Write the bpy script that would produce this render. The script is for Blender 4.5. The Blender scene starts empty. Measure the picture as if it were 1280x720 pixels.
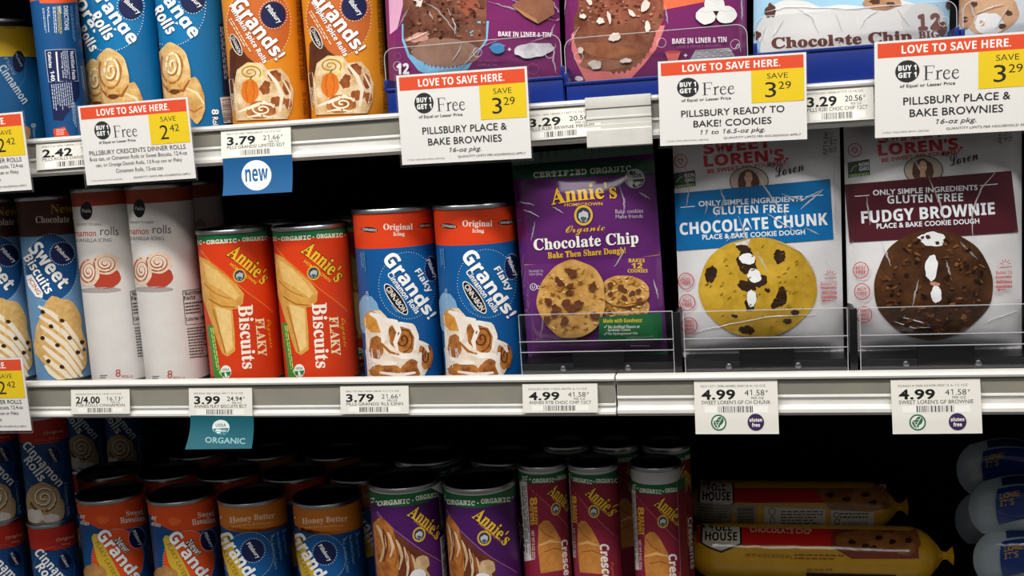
import bpy, bmesh, math, random
import numpy as np
from mathutils import Vector, Matrix
from mathutils.geometry import tessellate_polygon
R_ = math.radians
scene = bpy.context.scene
col = scene.collection
random.seed(4)

# ---------------------------------------------------------------- camera
CAM = np.array([0.0, -0.9, 0.0]); FPX = 1324.0
YAW, PITCH, ROLL = R_(13.0), R_(7.56), R_(3.53)
Fv = np.array([-math.sin(YAW)*math.cos(PITCH), math.cos(YAW)*math.cos(PITCH), -math.sin(PITCH)])
_r = np.cross(Fv, [0, 0, 1]); _r /= np.linalg.norm(_r); _u = np.cross(_r, Fv)
Rv = math.cos(ROLL)*_r - math.sin(ROLL)*_u
Uv = math.sin(ROLL)*_r + math.cos(ROLL)*_u
cd = bpy.data.cameras.new('camera'); cam = bpy.data.objects.new('camera', cd); col.objects.link(cam)
cd.sensor_fit = 'HORIZONTAL'; cd.sensor_width = 36.0; cd.lens = 36.0*FPX/1280.0
cd.clip_start = 0.01
cam.matrix_world = Matrix(((Rv[0], Uv[0], -Fv[0], CAM[0]), (Rv[1], Uv[1], -Fv[1], CAM[1]), (Rv[2], Uv[2], -Fv[2], CAM[2]), (0, 0, 0, 1)))
scene.camera = cam

# ---------------------------------------------------------------- light
scene.view_settings.view_transform = 'Standard'
try: scene.view_settings.look = 'None'
except Exception: pass
scene.view_settings.gamma = 1.0; scene.view_settings.use_curve_mapping = False
scene.view_settings.exposure = 0.0
W = bpy.data.worlds.new('world'); scene.world = W; W.use_nodes = True
W.node_tree.nodes['Background'].inputs[0].default_value = (1.0, 0.97, 0.92, 1)
W.node_tree.nodes['Background'].inputs[1].default_value = 0.12
def area(name, loc, target, sx, sy, power, color=(1, .97, .92)):
    l = bpy.data.lights.new(name, 'AREA'); l.shape = 'RECTANGLE'; l.size = sx; l.size_y = sy; l.energy = power; l.color = color
    o = bpy.data.objects.new(name, l); col.objects.link(o); o.location = loc
    o.rotation_euler = (Vector(target)-Vector(loc)).to_track_quat('-Z', 'Y').to_euler()
    return o
area('case_canopy_lamp', (-0.25, -0.76, 0.95), (-0.25, 0.02, -0.1), 2.4, 0.12, 31)
area('aisle_ceiling_lamp', (-0.4, -2.6, 2.2), (-0.3, 0.0, -0.1), 2.6, 1.0, 32)

# ---------------------------------------------------------------- materials
def lin(h):
    h = h.lstrip('#'); c = [int(h[i:i+2], 16)/255 for i in (0, 2, 4)]
    return tuple(x/12.92 if x <= .04045 else ((x+.055)/1.055)**2.4 for x in c)+(1,)
_mats = {}
KIND = {'can': (.42, 0, .35), 'paper': (.6, 0, .25), 'film': (.13, 0, .6), 'metal': (.32, 1, .5), 'plastic': (.3, 0, .5), 'matte': (.8, 0, .2), 'rail': (.38, 0, .5)}
def mt(h, kind='can'):
    """plain or two-tone ('#aaa|#bbb|scale') procedural material"""
    key = (h, kind)
    if key in _mats: return _mats[key]
    m = bpy.data.materials.new(f'{kind}_{h.split("|")[0].lstrip("#")}'); m.use_nodes = True
    nt = m.node_tree; b = nt.nodes['Principled BSDF']
    ro, me, sp = KIND[kind]
    b.inputs['Roughness'].default_value = ro; b.inputs['Metallic'].default_value = me
    b.inputs['Specular IOR Level'].default_value = sp
    p = h.split('|'); tc = nt.nodes.new('ShaderNodeTexCoord')
    if len(p) > 1:
        n = nt.nodes.new('ShaderNodeTexNoise'); n.inputs['Scale'].default_value = float(p[2]); n.inputs['Detail'].default_value = 6
        n.inputs['Roughness'].default_value = .65
        r = nt.nodes.new('ShaderNodeValToRGB'); r.color_ramp.elements[0].position = .36; r.color_ramp.elements[1].position = .64
        r.color_ramp.elements[0].color = lin(p[0]); r.color_ramp.elements[1].color = lin(p[1])
        nt.links.new(tc.outputs['Object'], n.inputs['Vector']); nt.links.new(n.outputs['Fac'], r.inputs[0]); nt.links.new(r.outputs[0], b.inputs['Base Color'])
    else:
        b.inputs['Base Color'].default_value = lin(p[0])
    if kind in ('film', 'can', 'rail', 'metal'):
        n = nt.nodes.new('ShaderNodeTexNoise'); bp = nt.nodes.new('ShaderNodeBump')
        nt.links.new(tc.outputs['Object'], n.inputs['Vector'])
        if kind == 'film':
            n.inputs['Scale'].default_value = 16; n.inputs['Detail'].default_value = 1.5; n.inputs['Distortion'].default_value = .8
            bp.inputs['Strength'].default_value = .5; bp.inputs['Distance'].default_value = .0035
            nt.links.new(n.outputs['Fac'], bp.inputs['Height'])
        else:
            n.inputs['Scale'].default_value = {'can': 35, 'rail': 60, 'metal': 90}[kind]
            bp.inputs['Strength'].default_value = .12; bp.inputs['Distance'].default_value = .002
            nt.links.new(n.outputs['Fac'], bp.inputs['Height'])
        nt.links.new(bp.outputs[0], b.inputs['Normal'])
    _mats[key] = m; return m
def clear(name, tint, gl, rough=.05):
    if name in _mats: return _mats[name]
    m = bpy.data.materials.new(name); m.use_nodes = True; nt = m.node_tree; nt.nodes.remove(nt.nodes['Principled BSDF'])
    out = nt.nodes['Material Output']; t = nt.nodes.new('ShaderNodeBsdfTransparent'); g = nt.nodes.new('ShaderNodeBsdfGlossy'); mx = nt.nodes.new('ShaderNodeMixShader')
    lw = nt.nodes.new('ShaderNodeLayerWeight'); lw.inputs[0].default_value = .18
    ad = nt.nodes.new('ShaderNodeMath'); ad.operation = 'ADD'; ad.inputs[1].default_value = gl; ad.use_clamp = True
    t.inputs[0].default_value = tint; g.inputs['Roughness'].default_value = rough
    if gl >= 0: nt.links.new(lw.outputs['Fresnel'], ad.inputs[0]); nt.links.new(ad.outputs[0], mx.inputs[0])
    else: mx.inputs[0].default_value = -gl
    nt.links.new(t.outputs[0], mx.inputs[1]); nt.links.new(g.outputs[0], mx.inputs[2]); nt.links.new(mx.outputs[0], out.inputs[0])
    _mats[name] = m; return m
ACRYLIC = lambda: clear('clear_acrylic', (.96, .96, .97, 1), -.05)
SLEEVE = lambda: clear('clear_sleeve', (1, 1, 1, 1), -.03, .10)
def FOLD_GLINT():
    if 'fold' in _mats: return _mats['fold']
    m = bpy.data.materials.new('fold_glint_film'); m.use_nodes = True; nt = m.node_tree; b = nt.nodes['Principled BSDF']
    b.inputs['Base Color'].default_value = (.82, .82, .84, 1); b.inputs['Roughness'].default_value = .22; b.inputs['Specular IOR Level'].default_value = 1.0  # pale base colour stands in for glints along the creases
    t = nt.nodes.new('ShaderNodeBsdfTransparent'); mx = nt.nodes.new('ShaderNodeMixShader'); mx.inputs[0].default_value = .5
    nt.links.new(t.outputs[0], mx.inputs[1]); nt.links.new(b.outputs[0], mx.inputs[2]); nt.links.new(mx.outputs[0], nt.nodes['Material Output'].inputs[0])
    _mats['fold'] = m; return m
def edge_mat():
    if 'edge' in _mats: return _mats['edge']
    m = bpy.data.materials.new('polished_acrylic_edge'); m.use_nodes = True; nt = m.node_tree; b = nt.nodes['Principled BSDF']
    b.inputs['Base Color'].default_value = (.75, .76, .8, 1); b.inputs['Roughness'].default_value = .15
    t = nt.nodes.new('ShaderNodeBsdfTransparent'); mx = nt.nodes.new('ShaderNodeMixShader'); mx.inputs[0].default_value = .55
    nt.links.new(t.outputs[0], mx.inputs[1]); nt.links.new(b.outputs[0], mx.inputs[2]); nt.links.new(mx.outputs[0], nt.nodes['Material Output'].inputs[0])
    _mats['edge'] = m; return m

# ---------------------------------------------------------------- geometry helpers
def rays(uv):
    uv = np.asarray(uv, float).reshape(-1, 2)
    return Fv*FPX + np.outer(uv[:, 0]-640, Rv) + np.outer(360-uv[:, 1], Uv)
def P(u, v, y):
    d = rays((u, v))[0]; return CAM + d*((y+.9)/d[1])
class MB:
    def __init__(s): s.v = []; s.f = []; s.m = []; s.mats = []
    def mi(s, m):
        if m not in s.mats: s.mats.append(m)
        return s.mats.index(m)
    def add(s, vs, fs, m):
        k = len(s.v); s.v += [tuple(map(float, p)) for p in vs]; i = s.mi(m)
        for f in fs: s.f.append([k+int(a) for a in f]); s.m.append(i)
    def box(s, x0, y0, z0, x1, y1, z1, m, b=0.0):
        if b <= 0:
            s.add([(x0, y0, z0), (x1, y0, z0), (x1, y1, z0), (x0, y1, z0), (x0, y0, z1), (x1, y0, z1), (x1, y1, z1), (x0, y1, z1)],
                  [(0, 3, 2, 1), (4, 5, 6, 7), (0, 1, 5, 4), (1, 2, 6, 5), (2, 3, 7, 6), (3, 0, 4, 7)], m); return
        bm = bmesh.new(); bmesh.ops.create_cube(bm, size=1)
        for v in bm.verts: v.co = Vector(((x0+x1)/2+v.co.x*(x1-x0), (y0+y1)/2+v.co.y*(y1-y0), (z0+z1)/2+v.co.z*(z1-z0)))
        bmesh.ops.bevel(bm, geom=bm.edges[:], offset=b, segments=2, affect='EDGES', profile=.5); s.bm(bm, m)
    def bm(s, bm, m):
        bm.verts.index_update(); s.add([v.co[:] for v in bm.verts], [[v.index for v in f.verts] for f in bm.faces], m); bm.free()
    def lathe(s, prof, m, n=48, cx=0, cy=0):
        vs = []; fs = []
        for r, z in prof:
            for i in range(n):
                a = 2*math.pi*i/n; vs.append((cx+r*math.sin(a), cy-r*math.cos(a), z))
        for j in range(len(prof)-1):
            for i in range(n):
                k = (i+1) % n; fs.append((j*n+i, j*n+k, (j+1)*n+k, (j+1)*n+i))
        s.add(vs, fs, m)
    def prism(s, prof, x0, x1, m):
        n = len(prof); vs = [(x0, y, z) for y, z in prof]+[(x1, y, z) for y, z in prof]
        fs = [(i, (i+1) % n, n+(i+1) % n, n+i) for i in range(n)]
        tri = tessellate_polygon([[Vector((y, z, 0)) for y, z in prof]])
        fs += [t for t in tri]+[tuple(n+a for a in t[::-1]) for t in tri]
        s.add(vs, fs, m)
    def plate(s, outline, y0, y1, m, medge=None):
        """outline in (x,z), extruded along y"""
        n = len(outline); vs = [(x, y0, z) for x, z in outline]+[(x, y1, z) for x, z in outline]
        tri = tessellate_polygon([[Vector((x, z, 0)) for x, z in outline]])
        s.add(vs, [t for t in tri]+[tuple(n+a for a in t[::-1]) for t in tri], m)
        s.add(vs, [(i, (i+1) % n, n+(i+1) % n, n+i) for i in range(n)], medge or m)
    def build(s, name, parent=None, smooth=True, fixn=True):
        me = bpy.data.meshes.new(name); me.from_pydata(s.v, [], s.f)
        for m in s.mats: me.materials.append(m)
        me.polygons.foreach_set('material_index', s.m)
        if fixn:
            b = bmesh.new(); b.from_mesh(me); bmesh.ops.recalc_face_normals(b, faces=b.faces[:]); b.to_mesh(me); b.free()
        if smooth:
            me.polygons.foreach_set('use_smooth', [True]*len(me.polygons)); me.set_sharp_from_angle(angle=R_(38))
        me.update()
        o = bpy.data.objects.new(name, me); col.objects.link(o)
        if parent: o.parent = parent
        return o
def tag(o, label=None, cat=None, group=None, kind=None):
    if label: o['label'] = label
    if cat: o['category'] = cat
    if group: o['group'] = group
    if kind: o['kind'] = kind
    return o
def empty(name, M, label, cat, group=None):
    o = bpy.data.objects.new(name, None); col.objects.link(o); o.matrix_world = M; o.empty_display_size = .02
    return tag(o, label, cat, group)
def copy_tree(o, M, label, group=None):
    c = o.copy(); col.objects.link(c); c.matrix_world = M; c['label'] = label
    if group: c['group'] = group
    for ch in list(o.children):
        d = ch.copy(); col.objects.link(d); d.parent = c
        for g in list(ch.children):
            e = g.copy(); col.objects.link(e); e.parent = d
    return c

# ---------------------------------------------------------------- printed artwork
_glyph = {}
ALPH = {'b': (0x1D400, 0x1D41A, 0x1D7CE), 'B': (0x1D5D4, 0x1D5EE, 0x1D7EC), 's': (0x1D5A0, 0x1D5BA, 0x1D7E2), 'm': (0x1D670, 0x1D68A, 0x1D7F6), 'c': (0x1D4D0, 0x1D4EA, 0x1D7CE), 'd': (65, 97, 0x1D7E2)}
def styled(t, f):
    """the same characters in a serif, bold, slab or script cut (mathematical letter forms of the built-in font)"""
    if f not in ALPH: return t
    up, lo, dg = ALPH[f]; r = ''
    for ch in t:
        if 'A' <= ch <= 'Z': r += chr(up+ord(ch)-65)
        elif 'a' <= ch <= 'z': r += chr(lo+ord(ch)-97)
        elif '0' <= ch <= '9' and (f != 'd' or ch == '1'): r += chr(dg+ord(ch)-48)
        else: r += ch
    return r
def glyphs(txt, bold, shear):
    k = (txt, bold, shear)
    if k not in _glyph:
        c = bpy.data.curves.new('t', 'FONT'); c.body = txt; c.resolution_u = 3; c.offset = bold; c.shear = shear; c.size = 1; c.space_character = 1+bold*1.6
        o = bpy.data.objects.new('t', c); m = bpy.data.meshes.new_from_object(o)
        v = np.array([p.co[:2] for p in m.vertices]).reshape(-1, 2); f = [list(p.vertices) for p in m.polygons]
        bpy.data.objects.remove(o); bpy.data.curves.remove(c); bpy.data.meshes.remove(m)
        lo, hi = v.min(0), v.max(0); _glyph[k] = ((v-(lo+hi)/2)/np.maximum(hi-lo, 1e-6), f)
    return _glyph[k]
class Art:
    def __init__(s, inv, crop, kind):
        s.inv = inv; s.x0, s.y0, s.s = crop; s.kind = kind; s.items = []; s.dy = 0; s.dx = 0
    def crop(s, c): s.x0, s.y0, s.s = c
    def uv(s, p): p = np.asarray(p, float).reshape(-1, 2); return np.stack([s.x0+p[:, 0]/s.s, s.y0+p[:, 1]/s.s], 1)
    def put(s, pts, faces, c):
        q = s.inv(s.uv(pts))+np.array([s.dx, s.dy])
        m = c if not isinstance(c, str) else mt(c, s.kind)
        ff = []
        for f in faces:
            a = q[list(f)]; ar = np.sum(a[:, 0]*np.roll(a[:, 1], -1)-a[:, 1]*np.roll(a[:, 0], -1))
            if abs(ar) < 1e-13: continue
            ff.append(list(f) if ar > 0 else list(f)[::-1])
        if ff: s.items.append((q, ff, m))
    def Pg(s, pts, c, dense=True):
        pts = [tuple(p) for p in pts]; out = []
        for i, a in enumerate(pts):
            b = pts[(i+1) % len(pts)]; n = max(1, int(math.hypot(b[0]-a[0], b[1]-a[1])/s.s/6)) if dense else 1
            for k in range(n): out.append((a[0]+(b[0]-a[0])*k/n, a[1]+(b[1]-a[1])*k/n))
        s.put(out, tessellate_polygon([[Vector((x, y, 0)) for x, y in out]]), c)
    def Rr(s, x0, y0, x1, y1, c): s.Pg([(x0, y0), (x1, y0), (x1, y1), (x0, y1)], c)
    def E(s, x, y, rx, ry, c, rot=0, n=40):
        a = np.linspace(0, 2*math.pi, n, endpoint=False); ca, sa = math.cos(R_(rot)), math.sin(R_(rot))
        px = rx*np.cos(a); py = ry*np.sin(a)
        pts = np.stack([x+px*ca+py*sa, y-px*sa+py*ca], 1)
        s.put(np.vstack([[x, y], pts]), [(0, 1+i, 1+(i+1) % n) for i in range(n)], c)
    def O(s, x, y, rx, ry, w, c, a0=0, a1=360, n=44):
        a = np.radians(np.linspace(a0, a1, n+1))
        s.S([(x+rx*math.cos(t), y+ry*math.sin(t)) for t in a], w, c)
    def D(s, x, y, rx, ry, n, r, c, a0=0, a1=360):
        for i in range(n):
            t = R_(a0+(a1-a0)*i/n); s.E(x+rx*math.cos(t), y+ry*math.sin(t), r, r, c, n=6)
    def B(s, x, y, rx, ry, c, seed=0, amp=.12, rot=0, n=36):
        rd = random.Random(seed); ph = [(rd.uniform(0, 6.28), rd.uniform(.3, 1), k) for k in (2, 3, 5, 7, 11)]
        ca, sa = math.cos(R_(rot)), math.sin(R_(rot)); pts = []
        for i in range(n):
            t = 2*math.pi*i/n; q = 1+amp*sum(w*math.sin(k*t+p)/(k**.5) for p, w, k in ph)
            px, py = rx*q*math.cos(t), ry*q*math.sin(t); pts.append((x+px*ca+py*sa, y-px*sa+py*ca))
        s.put([(x, y)]+pts, [(0, 1+i, 1+(i+1) % n) for i in range(n)], c)
    def S(s, pts, w, c):
        p = np.asarray(pts, float); n = len(p); t = np.gradient(p, axis=0); t /= np.maximum(np.linalg.norm(t, axis=1, keepdims=True), 1e-9)
        ww = np.asarray(w if hasattr(w, '__len__') else [w]*n, float)[:, None]/2
        nr = np.stack([-t[:, 1], t[:, 0]], 1)*ww
        s.put(np.vstack([p+nr, p-nr]), [(i, i+1, n+i+1, n+i) for i in range(n-1)], c)
    def swirl(s, x, y, rx, ry, turns, w, c, ph=0, r0=.08, n=60):
        s.S([(x+rx*(r0+(1-r0)*k/n)*math.cos(ph+turns*6.283*k/n), y+ry*(r0+(1-r0)*k/n)*math.sin(ph+turns*6.283*k/n)) for k in range(n+1)], w, c)
    def T(s, txt, x, y, w, h, c, rot=0, b=0.0, sh=0.0, bend=0.0, taper=0.0, out=None, ow=.03, f=None):
        if f is None: f, b = ('B', max(0, b-.04)*.8) if b >= .035 else ('d', 0 if '1' in txt else b*.8)
        if f in ALPH and f != 'd' and '4' in txt: b = 0
        if out: s.T(txt, x, y, w*(1+ow*.6), h*(1+ow*3), out, rot, b+ow, sh, bend, taper, f=f)
        g, f = glyphs(styled(txt, f), b, sh); gx, gy = g[:, 0]*w, g[:, 1]*h
        gy = gy*(1+taper*g[:, 0])+bend*(1-4*g[:, 0]**2)
        ca, sa = math.cos(R_(rot)), math.sin(R_(rot))
        s.put(np.stack([x+gx*ca-gy*sa*1.0, y-gx*sa-gy*ca], 1), f, c)
    def L(s, x, y, w, h, n, c, rot=0, th=.45, seed=1, fill=.9):
        """n rows of illegible fine print in a box centred at x,y, rows along rot"""
        rd = random.Random(seed); ca, sa = math.cos(R_(rot)), math.sin(R_(rot)); pts = []; fs = []
        for r in range(n):
            yy = -h/2+h*(r+.5)/n; xx = -w/2; end = w/2*rd.uniform(.55, 1) if r else w/2; t = h/n*th/2
            while xx < end:
                ln = min(rd.uniform(.05, .16)*w, end-xx); k = len(pts)
                for dx, dy in ((0, -t), (ln*fill, -t), (ln*fill, t), (0, t)):
                    a, b = xx+dx, yy+dy; pts.append((x+a*ca+b*sa, y-a*sa+b*ca))
                fs.append((k, k+1, k+2, k+3)); xx += ln+.015*w
        s.put(pts, fs, c)
    def BC(s, x, y, w, h, c='#222222', rot=0, n=26, seed=3):
        rd = random.Random(seed); ca, sa = math.cos(R_(rot)), math.sin(R_(rot)); pts = []; fs = []; xx = -w/2
        while xx < w/2:
            ln = rd.choice((.5, .5, 1, 1.5))*w/n/1.6; k = len(pts)
            for a, b in ((xx, -h/2), (xx+ln, -h/2), (xx+ln, h/2), (xx, h/2)): pts.append((x+a*ca+b*sa, y-a*sa+b*ca))
            fs.append((k, k+1, k+2, k+3)); xx += ln+rd.choice((.5, .8, 1.2))*w/n/1.6
        s.put(pts, fs, c)
    def emit(s, mb, fmap, gx=None, gy=None, base=.00006, step=.00001):
        """gx / gy = (origin, pitch) of the grid the surface is tessellated on"""
        for i, (q, ff, m) in enumerate(s.items):
            lo, hi = q.min(0), q.max(0); off = base+step*i
            cuts = []
            for ax, g in ((0, gx), (1, gy)):
                if g and hi[ax]-lo[ax] > .0025:
                    k0 = math.ceil((lo[ax]-g[0])/g[1]); k1 = math.floor((hi[ax]-g[0])/g[1])
                    cuts += [(ax, g[0]+k*g[1]) for k in range(k0, k1+1)]
            if cuts:
                bm = bmesh.new(); vs = [bm.verts.new((a, b, 0)) for a, b in q]
                for f in ff:
                    try: bm.faces.new([vs[j] for j in f])
                    except ValueError: pass
                for ax, c in cuts:
                    bmesh.ops.bisect_plane(bm, geom=bm.verts[:]+bm.edges[:]+bm.faces[:], dist=1e-7, plane_co=(c, c, 0), plane_no=(1, 0, 0) if ax == 0 else (0, 1, 0))
                bm.verts.index_update(); q = np.array([v.co[:2] for v in bm.verts]); ff = [[v.index for v in f.verts] for f in bm.faces]; bm.free()
            mb.add(fmap(q, off), ff, m)

def local_rays(M, uv):
    Mi = np.array(M.inverted()); o = Mi[:3, :3]@CAM+Mi[:3, 3]; d = rays(uv)@Mi[:3, :3].T
    return o, d

# ================================================================= cans
CANS = {}
def can_matrix(X, y, z, delta=0.0):
    a = math.atan2(-X, .9+y)+R_(delta)      # label turned towards the shopper, then turned on by delta
    return Matrix.Translation((X, y, z))@Matrix.Rotation(a, 4, 'Z')
def make_can(name, M, R, H, bands, crop, draw, label, cat='can', group=None, rim=.0045, metal='#b9bcc0', lidc='#2a2b2d', dy=0.0, extra=None, ztop=None):
    """bands: list of (z_top, colour) from the bottom up"""
    root = empty(name, M, label, cat, group)
    seg = max(24, round(2*math.pi*R/.0036)); g = 2*math.pi*R/seg
    mb = MB(); z = .003; top = H-rim
    for zt, c in bands:
        zt = min(zt, top); mb.lathe([(R, z), (R, zt)], mt(c, 'can'), seg); z = zt
    def inv(uv):
        o, d = local_rays(M, uv); a = d[:, 0]**2+d[:, 1]**2; b = o[0]*d[:, 0]+o[1]*d[:, 1]; c = o[0]**2+o[1]**2-R*R
        t = (-b-np.sqrt(np.maximum(b*b-a*c, 0)))/a; x = o[0]+t*d[:, 0]; yv = o[1]+t*d[:, 1]
        return np.stack([R*np.arctan2(x, -yv), o[2]+t*d[:, 2]], 1)
    A = Art(inv, crop, 'can'); A.dy = dy
    if draw: draw(A)
    lim = (ztop or top)
    def fmap(q, off):
        th = q[:, 0]/R; r = R+off
        return np.stack([r*np.sin(th), -r*np.cos(th), np.clip(q[:, 1], .0031, lim)], 1)
    A.emit(mb, fmap, gx=(0.0, g)); mb.build('label', root, fixn=False)
    m = mt(metal, 'metal'); l = MB()
    l.lathe([(R, H-rim), (R+.0009, H-rim+.0004), (R+.0011, H-.0016), (R+.0004, H-.0002), (R-.0008, H), (R-.0018, H-.0006)], m, seg)
    l.lathe([(R-.0018, H-.0006), (R-.0026, H-.0040), (R-.0034, H-.0045), (R*.62, H-.0042), (R*.58, H-.0036), (0.0001, H-.0036)], mt(lidc, 'metal'), seg)  # recessed panel coloured near black: its shade is put into the metal colour
    l.build('lid', root)
    b = MB(); b.lathe([(R-.003, .0012), (R-.001, 0), (R+.0008, .0008), (R+.0008, .0026), (R, .0031)], m, seg); b.lathe([(R-.003, .0012), (.0001, .0025)], m, seg); b.build('base_rim', root)
    if extra: extra(root, R, H)
    return root

# ================================================================= sheets (tags, signs) and pouches
def frame(tl, tr, bl, br, y):
    a, b, c, d = (P(*p, y) for p in (tl, tr, bl, br))
    ex = ((b-a)+(d-c))/2; ez = ((a-c)+(b-d))/2; w = np.linalg.norm(ex); ex = ex/w
    ez = ez-ex*(ez@ex); h = np.linalg.norm(ez); ez = ez/h; ny = np.cross(ez, ex)
    o = (a+b+c+d)/4-ez*h/2
    M = Matrix(((ex[0], ny[0], ez[0], o[0]), (ex[1], ny[1], ez[1], o[1]), (ex[2], ny[2], ez[2], o[2]), (0, 0, 0, 1)))
    return M, w, h
def height_inv(M, dep):
    def inv(uv):
        o, d = local_rays(M, uv); x = np.zeros(len(d)); z = np.zeros(len(d))
        for _ in range(24):
            t = (-dep(x, z)-o[1])/d[:, 1]; x = .5*x+.5*(o[0]+t*d[:, 0]); z = .5*z+.5*(o[2]+t*d[:, 2])
        return np.stack([x, z], 1)
    return inv
def sheet_mesh(name, parent, M, Ml, w, h, dep, colr, crop, draw, kind='paper', th=.0005, back=None, gy=None, outline=None):
    """a printed card; M is its world matrix, Ml its matrix under the parent"""
    mb = MB(); n = 14 if gy else 1; m = mt(colr, kind); mbk = mt(back or colr, kind)
    zs = [h*i/n for i in range(n+1)]; nx = 6
    xs = [-w/2+w*i/nx for i in range(nx+1)]
    g = lambda f: [(x, f-float(dep(np.array([x]), np.array([z]))[0]), z) for z in zs for x in xs]
    q = [(j*(nx+1)+i, j*(nx+1)+i+1, (j+1)*(nx+1)+i+1, (j+1)*(nx+1)+i) for j in range(n) for i in range(nx)]
    mb.add(g(0), q, m); mb.add(g(th), [f[::-1] for f in q], mbk)
    K = (nx+1)*(n+1); vs = g(0)+g(th); fs = []
    rim = [i for i in range(nx+1)]+[(j+1)*(nx+1)-1 for j in range(1, n+1)]+[n*(nx+1)+i for i in range(nx-1, -1, -1)]+[j*(nx+1) for j in range(n-1, 0, -1)]
    for i in range(len(rim)):
        a, b = rim[i], rim[(i+1) % len(rim)]; fs.append((b, a, K+a, K+b))
    mb.add(vs, fs, m)
    A = Art(height_inv(M, dep), crop, kind)
    if draw: draw(A)
    def fmap(q, off):
        x = np.clip(q[:, 0], -w/2, w/2); z = np.clip(q[:, 1], 0, h)
        return np.stack([x, -dep(x, z)-off, z], 1)
    A.emit(mb, fmap, gx=((-w/2, w/nx) if gy else None), gy=((0.0, h/n) if gy else None), base=.00005, step=.00001)
    o = mb.build(name, parent, fixn=False, smooth=bool(gy)); o.matrix_local = Ml
    return o
flat = lambda x, z: x*0.0
def pouch_dep(w, h, D, p=2.6, seed=1, wr=.0016):
    rd = random.Random(seed); k = [(rd.uniform(20, 60), rd.uniform(-50, 50), rd.uniform(0, 6), rd.uniform(.4, 1)) for _ in range(5)]
    def dep(x, z):
        a = np.clip(1-np.abs(2*x/w)**p, 0, 1)**.62; b = np.clip(1-np.abs(2*z/h-1)**(p*1.6), 0, 1)**.7
        s = sum(c*np.sin(ax*x+az*z+ph) for ax, az, ph, c in k)*wr
        return D*a*b+s*np.minimum(1, 3*a*b)
    return dep
def make_pouch(name, M, w, h, D, colr, crop, draw, label, cat='pouch', group=None, seed=1, p=2.6, wr=.0016, seal=.010, sealc=None, back=None, folds=(), pinch=0.0, base=.0002):
    dep = pouch_dep(w, h, D, p, seed, wr)
    root = empty(name, M, label, cat, group)
    nx, nz = round(w/.006), round(h/.006); mb = MB(); m = mt(colr, 'film')
    xs = np.linspace(-w/2, w/2, nx+1); zs = np.linspace(0, h, nz+1)
    XX, ZZ = np.meshgrid(xs, zs); d = dep(XX.ravel(), ZZ.ravel())
    rd = random.Random(seed)
    def xz(x, z): return x, z
    fr = np.stack([XX.ravel(), -d, ZZ.ravel()], 1); bk = np.stack([XX.ravel(), .0015+d*.8, ZZ.ravel()], 1)
    q = [(j*(nx+1)+i, j*(nx+1)+i+1, (j+1)*(nx+1)+i+1, (j+1)*(nx+1)+i) for j in range(nz) for i in range(nx)]
    mb.add(fr, q, m); mb.add(bk, [f[::-1] for f in q], mt(back or colr, 'film'))
    K = len(fr); rim = [i for i in range(nx+1)]+[(j+1)*(nx+1)-1 for j in range(1, nz+1)]+[nz*(nx+1)+i for i in range(nx-1, -1, -1)]+[j*(nx+1) for j in range(nz-1, 0, -1)]
    mb.add(np.vstack([fr, bk]), [(rim[(i+1) % len(rim)], rim[i], K+rim[i], K+rim[(i+1) % len(rim)]) for i in range(len(rim))], m)
    A = Art(height_inv(M, dep), crop, 'film')
    if draw: draw(A)
    def fmap(qq, off):
        x = np.clip(qq[:, 0], -w/2, w/2); z = np.clip(qq[:, 1], 0, h); return np.stack([x, -dep(x, z)-off, z], 1)
    A.emit(mb, fmap, gx=(-w/2, w/nx), gy=(0.0, h/nz), base=base, step=.00002)
    # folds in the clear wrap: slim raised ridges, whitened to paint in the film's glints, tapering at both ends
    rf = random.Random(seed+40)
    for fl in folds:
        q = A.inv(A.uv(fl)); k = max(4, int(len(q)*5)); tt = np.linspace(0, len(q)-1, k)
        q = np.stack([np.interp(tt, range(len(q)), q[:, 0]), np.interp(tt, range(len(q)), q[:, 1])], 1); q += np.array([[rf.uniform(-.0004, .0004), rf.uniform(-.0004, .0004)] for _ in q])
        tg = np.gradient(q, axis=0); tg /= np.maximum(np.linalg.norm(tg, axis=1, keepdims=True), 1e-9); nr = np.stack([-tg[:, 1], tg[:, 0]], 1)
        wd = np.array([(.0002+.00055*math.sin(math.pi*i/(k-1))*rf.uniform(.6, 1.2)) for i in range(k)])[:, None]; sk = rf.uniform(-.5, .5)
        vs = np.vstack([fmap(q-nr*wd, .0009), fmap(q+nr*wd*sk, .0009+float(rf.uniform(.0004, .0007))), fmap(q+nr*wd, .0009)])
        mb.add(vs, [f for i in range(k-1) for f in ((i, i+1, k+i+1, k+i), (k+i, k+i+1, 2*k+i+1, 2*k+i))], FOLD_GLINT())
    if pinch:
        mb.v = [(x*(1-pinch*abs(2*z/h-1)**2.5), y, z+(.10*h*math.sin(x/w*5+seed))*(1 if z > h*.5 else .2)) for x, y, z in mb.v]
    mb.build('film_body', root, fixn=False)
    if seal <= 0: return root
    # crimped heat seals along the top and bottom edges
    sm = mt(sealc or colr, 'film')
    for z0, z1 in ((h, h+seal), (-.0, -seal*.4)):
        s = MB(); nn = 60; vs = []; a, b = min(z0, z1), max(z0, z1)
        for k in range(nn+1):
            x = -w/2+w*k/nn; yy = .0006*math.sin(k*2.1)
            vs += [(x, yy-.0004, a), (x, yy-.0004, b), (x, yy+.0012, b), (x, yy+.0012, a)]
        fs = []
        for k in range(nn):
            for e in range(4): fs.append((k*4+e, k*4+(e+1) % 4, (k+1)*4+(e+1) % 4, (k+1)*4+e))
        fs += [(0, 1, 2, 3), (nn*4+3, nn*4+2, nn*4+1, nn*4)]
        s.add(vs, fs, sm); s.build('heat_seal', root)
    return root

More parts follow.
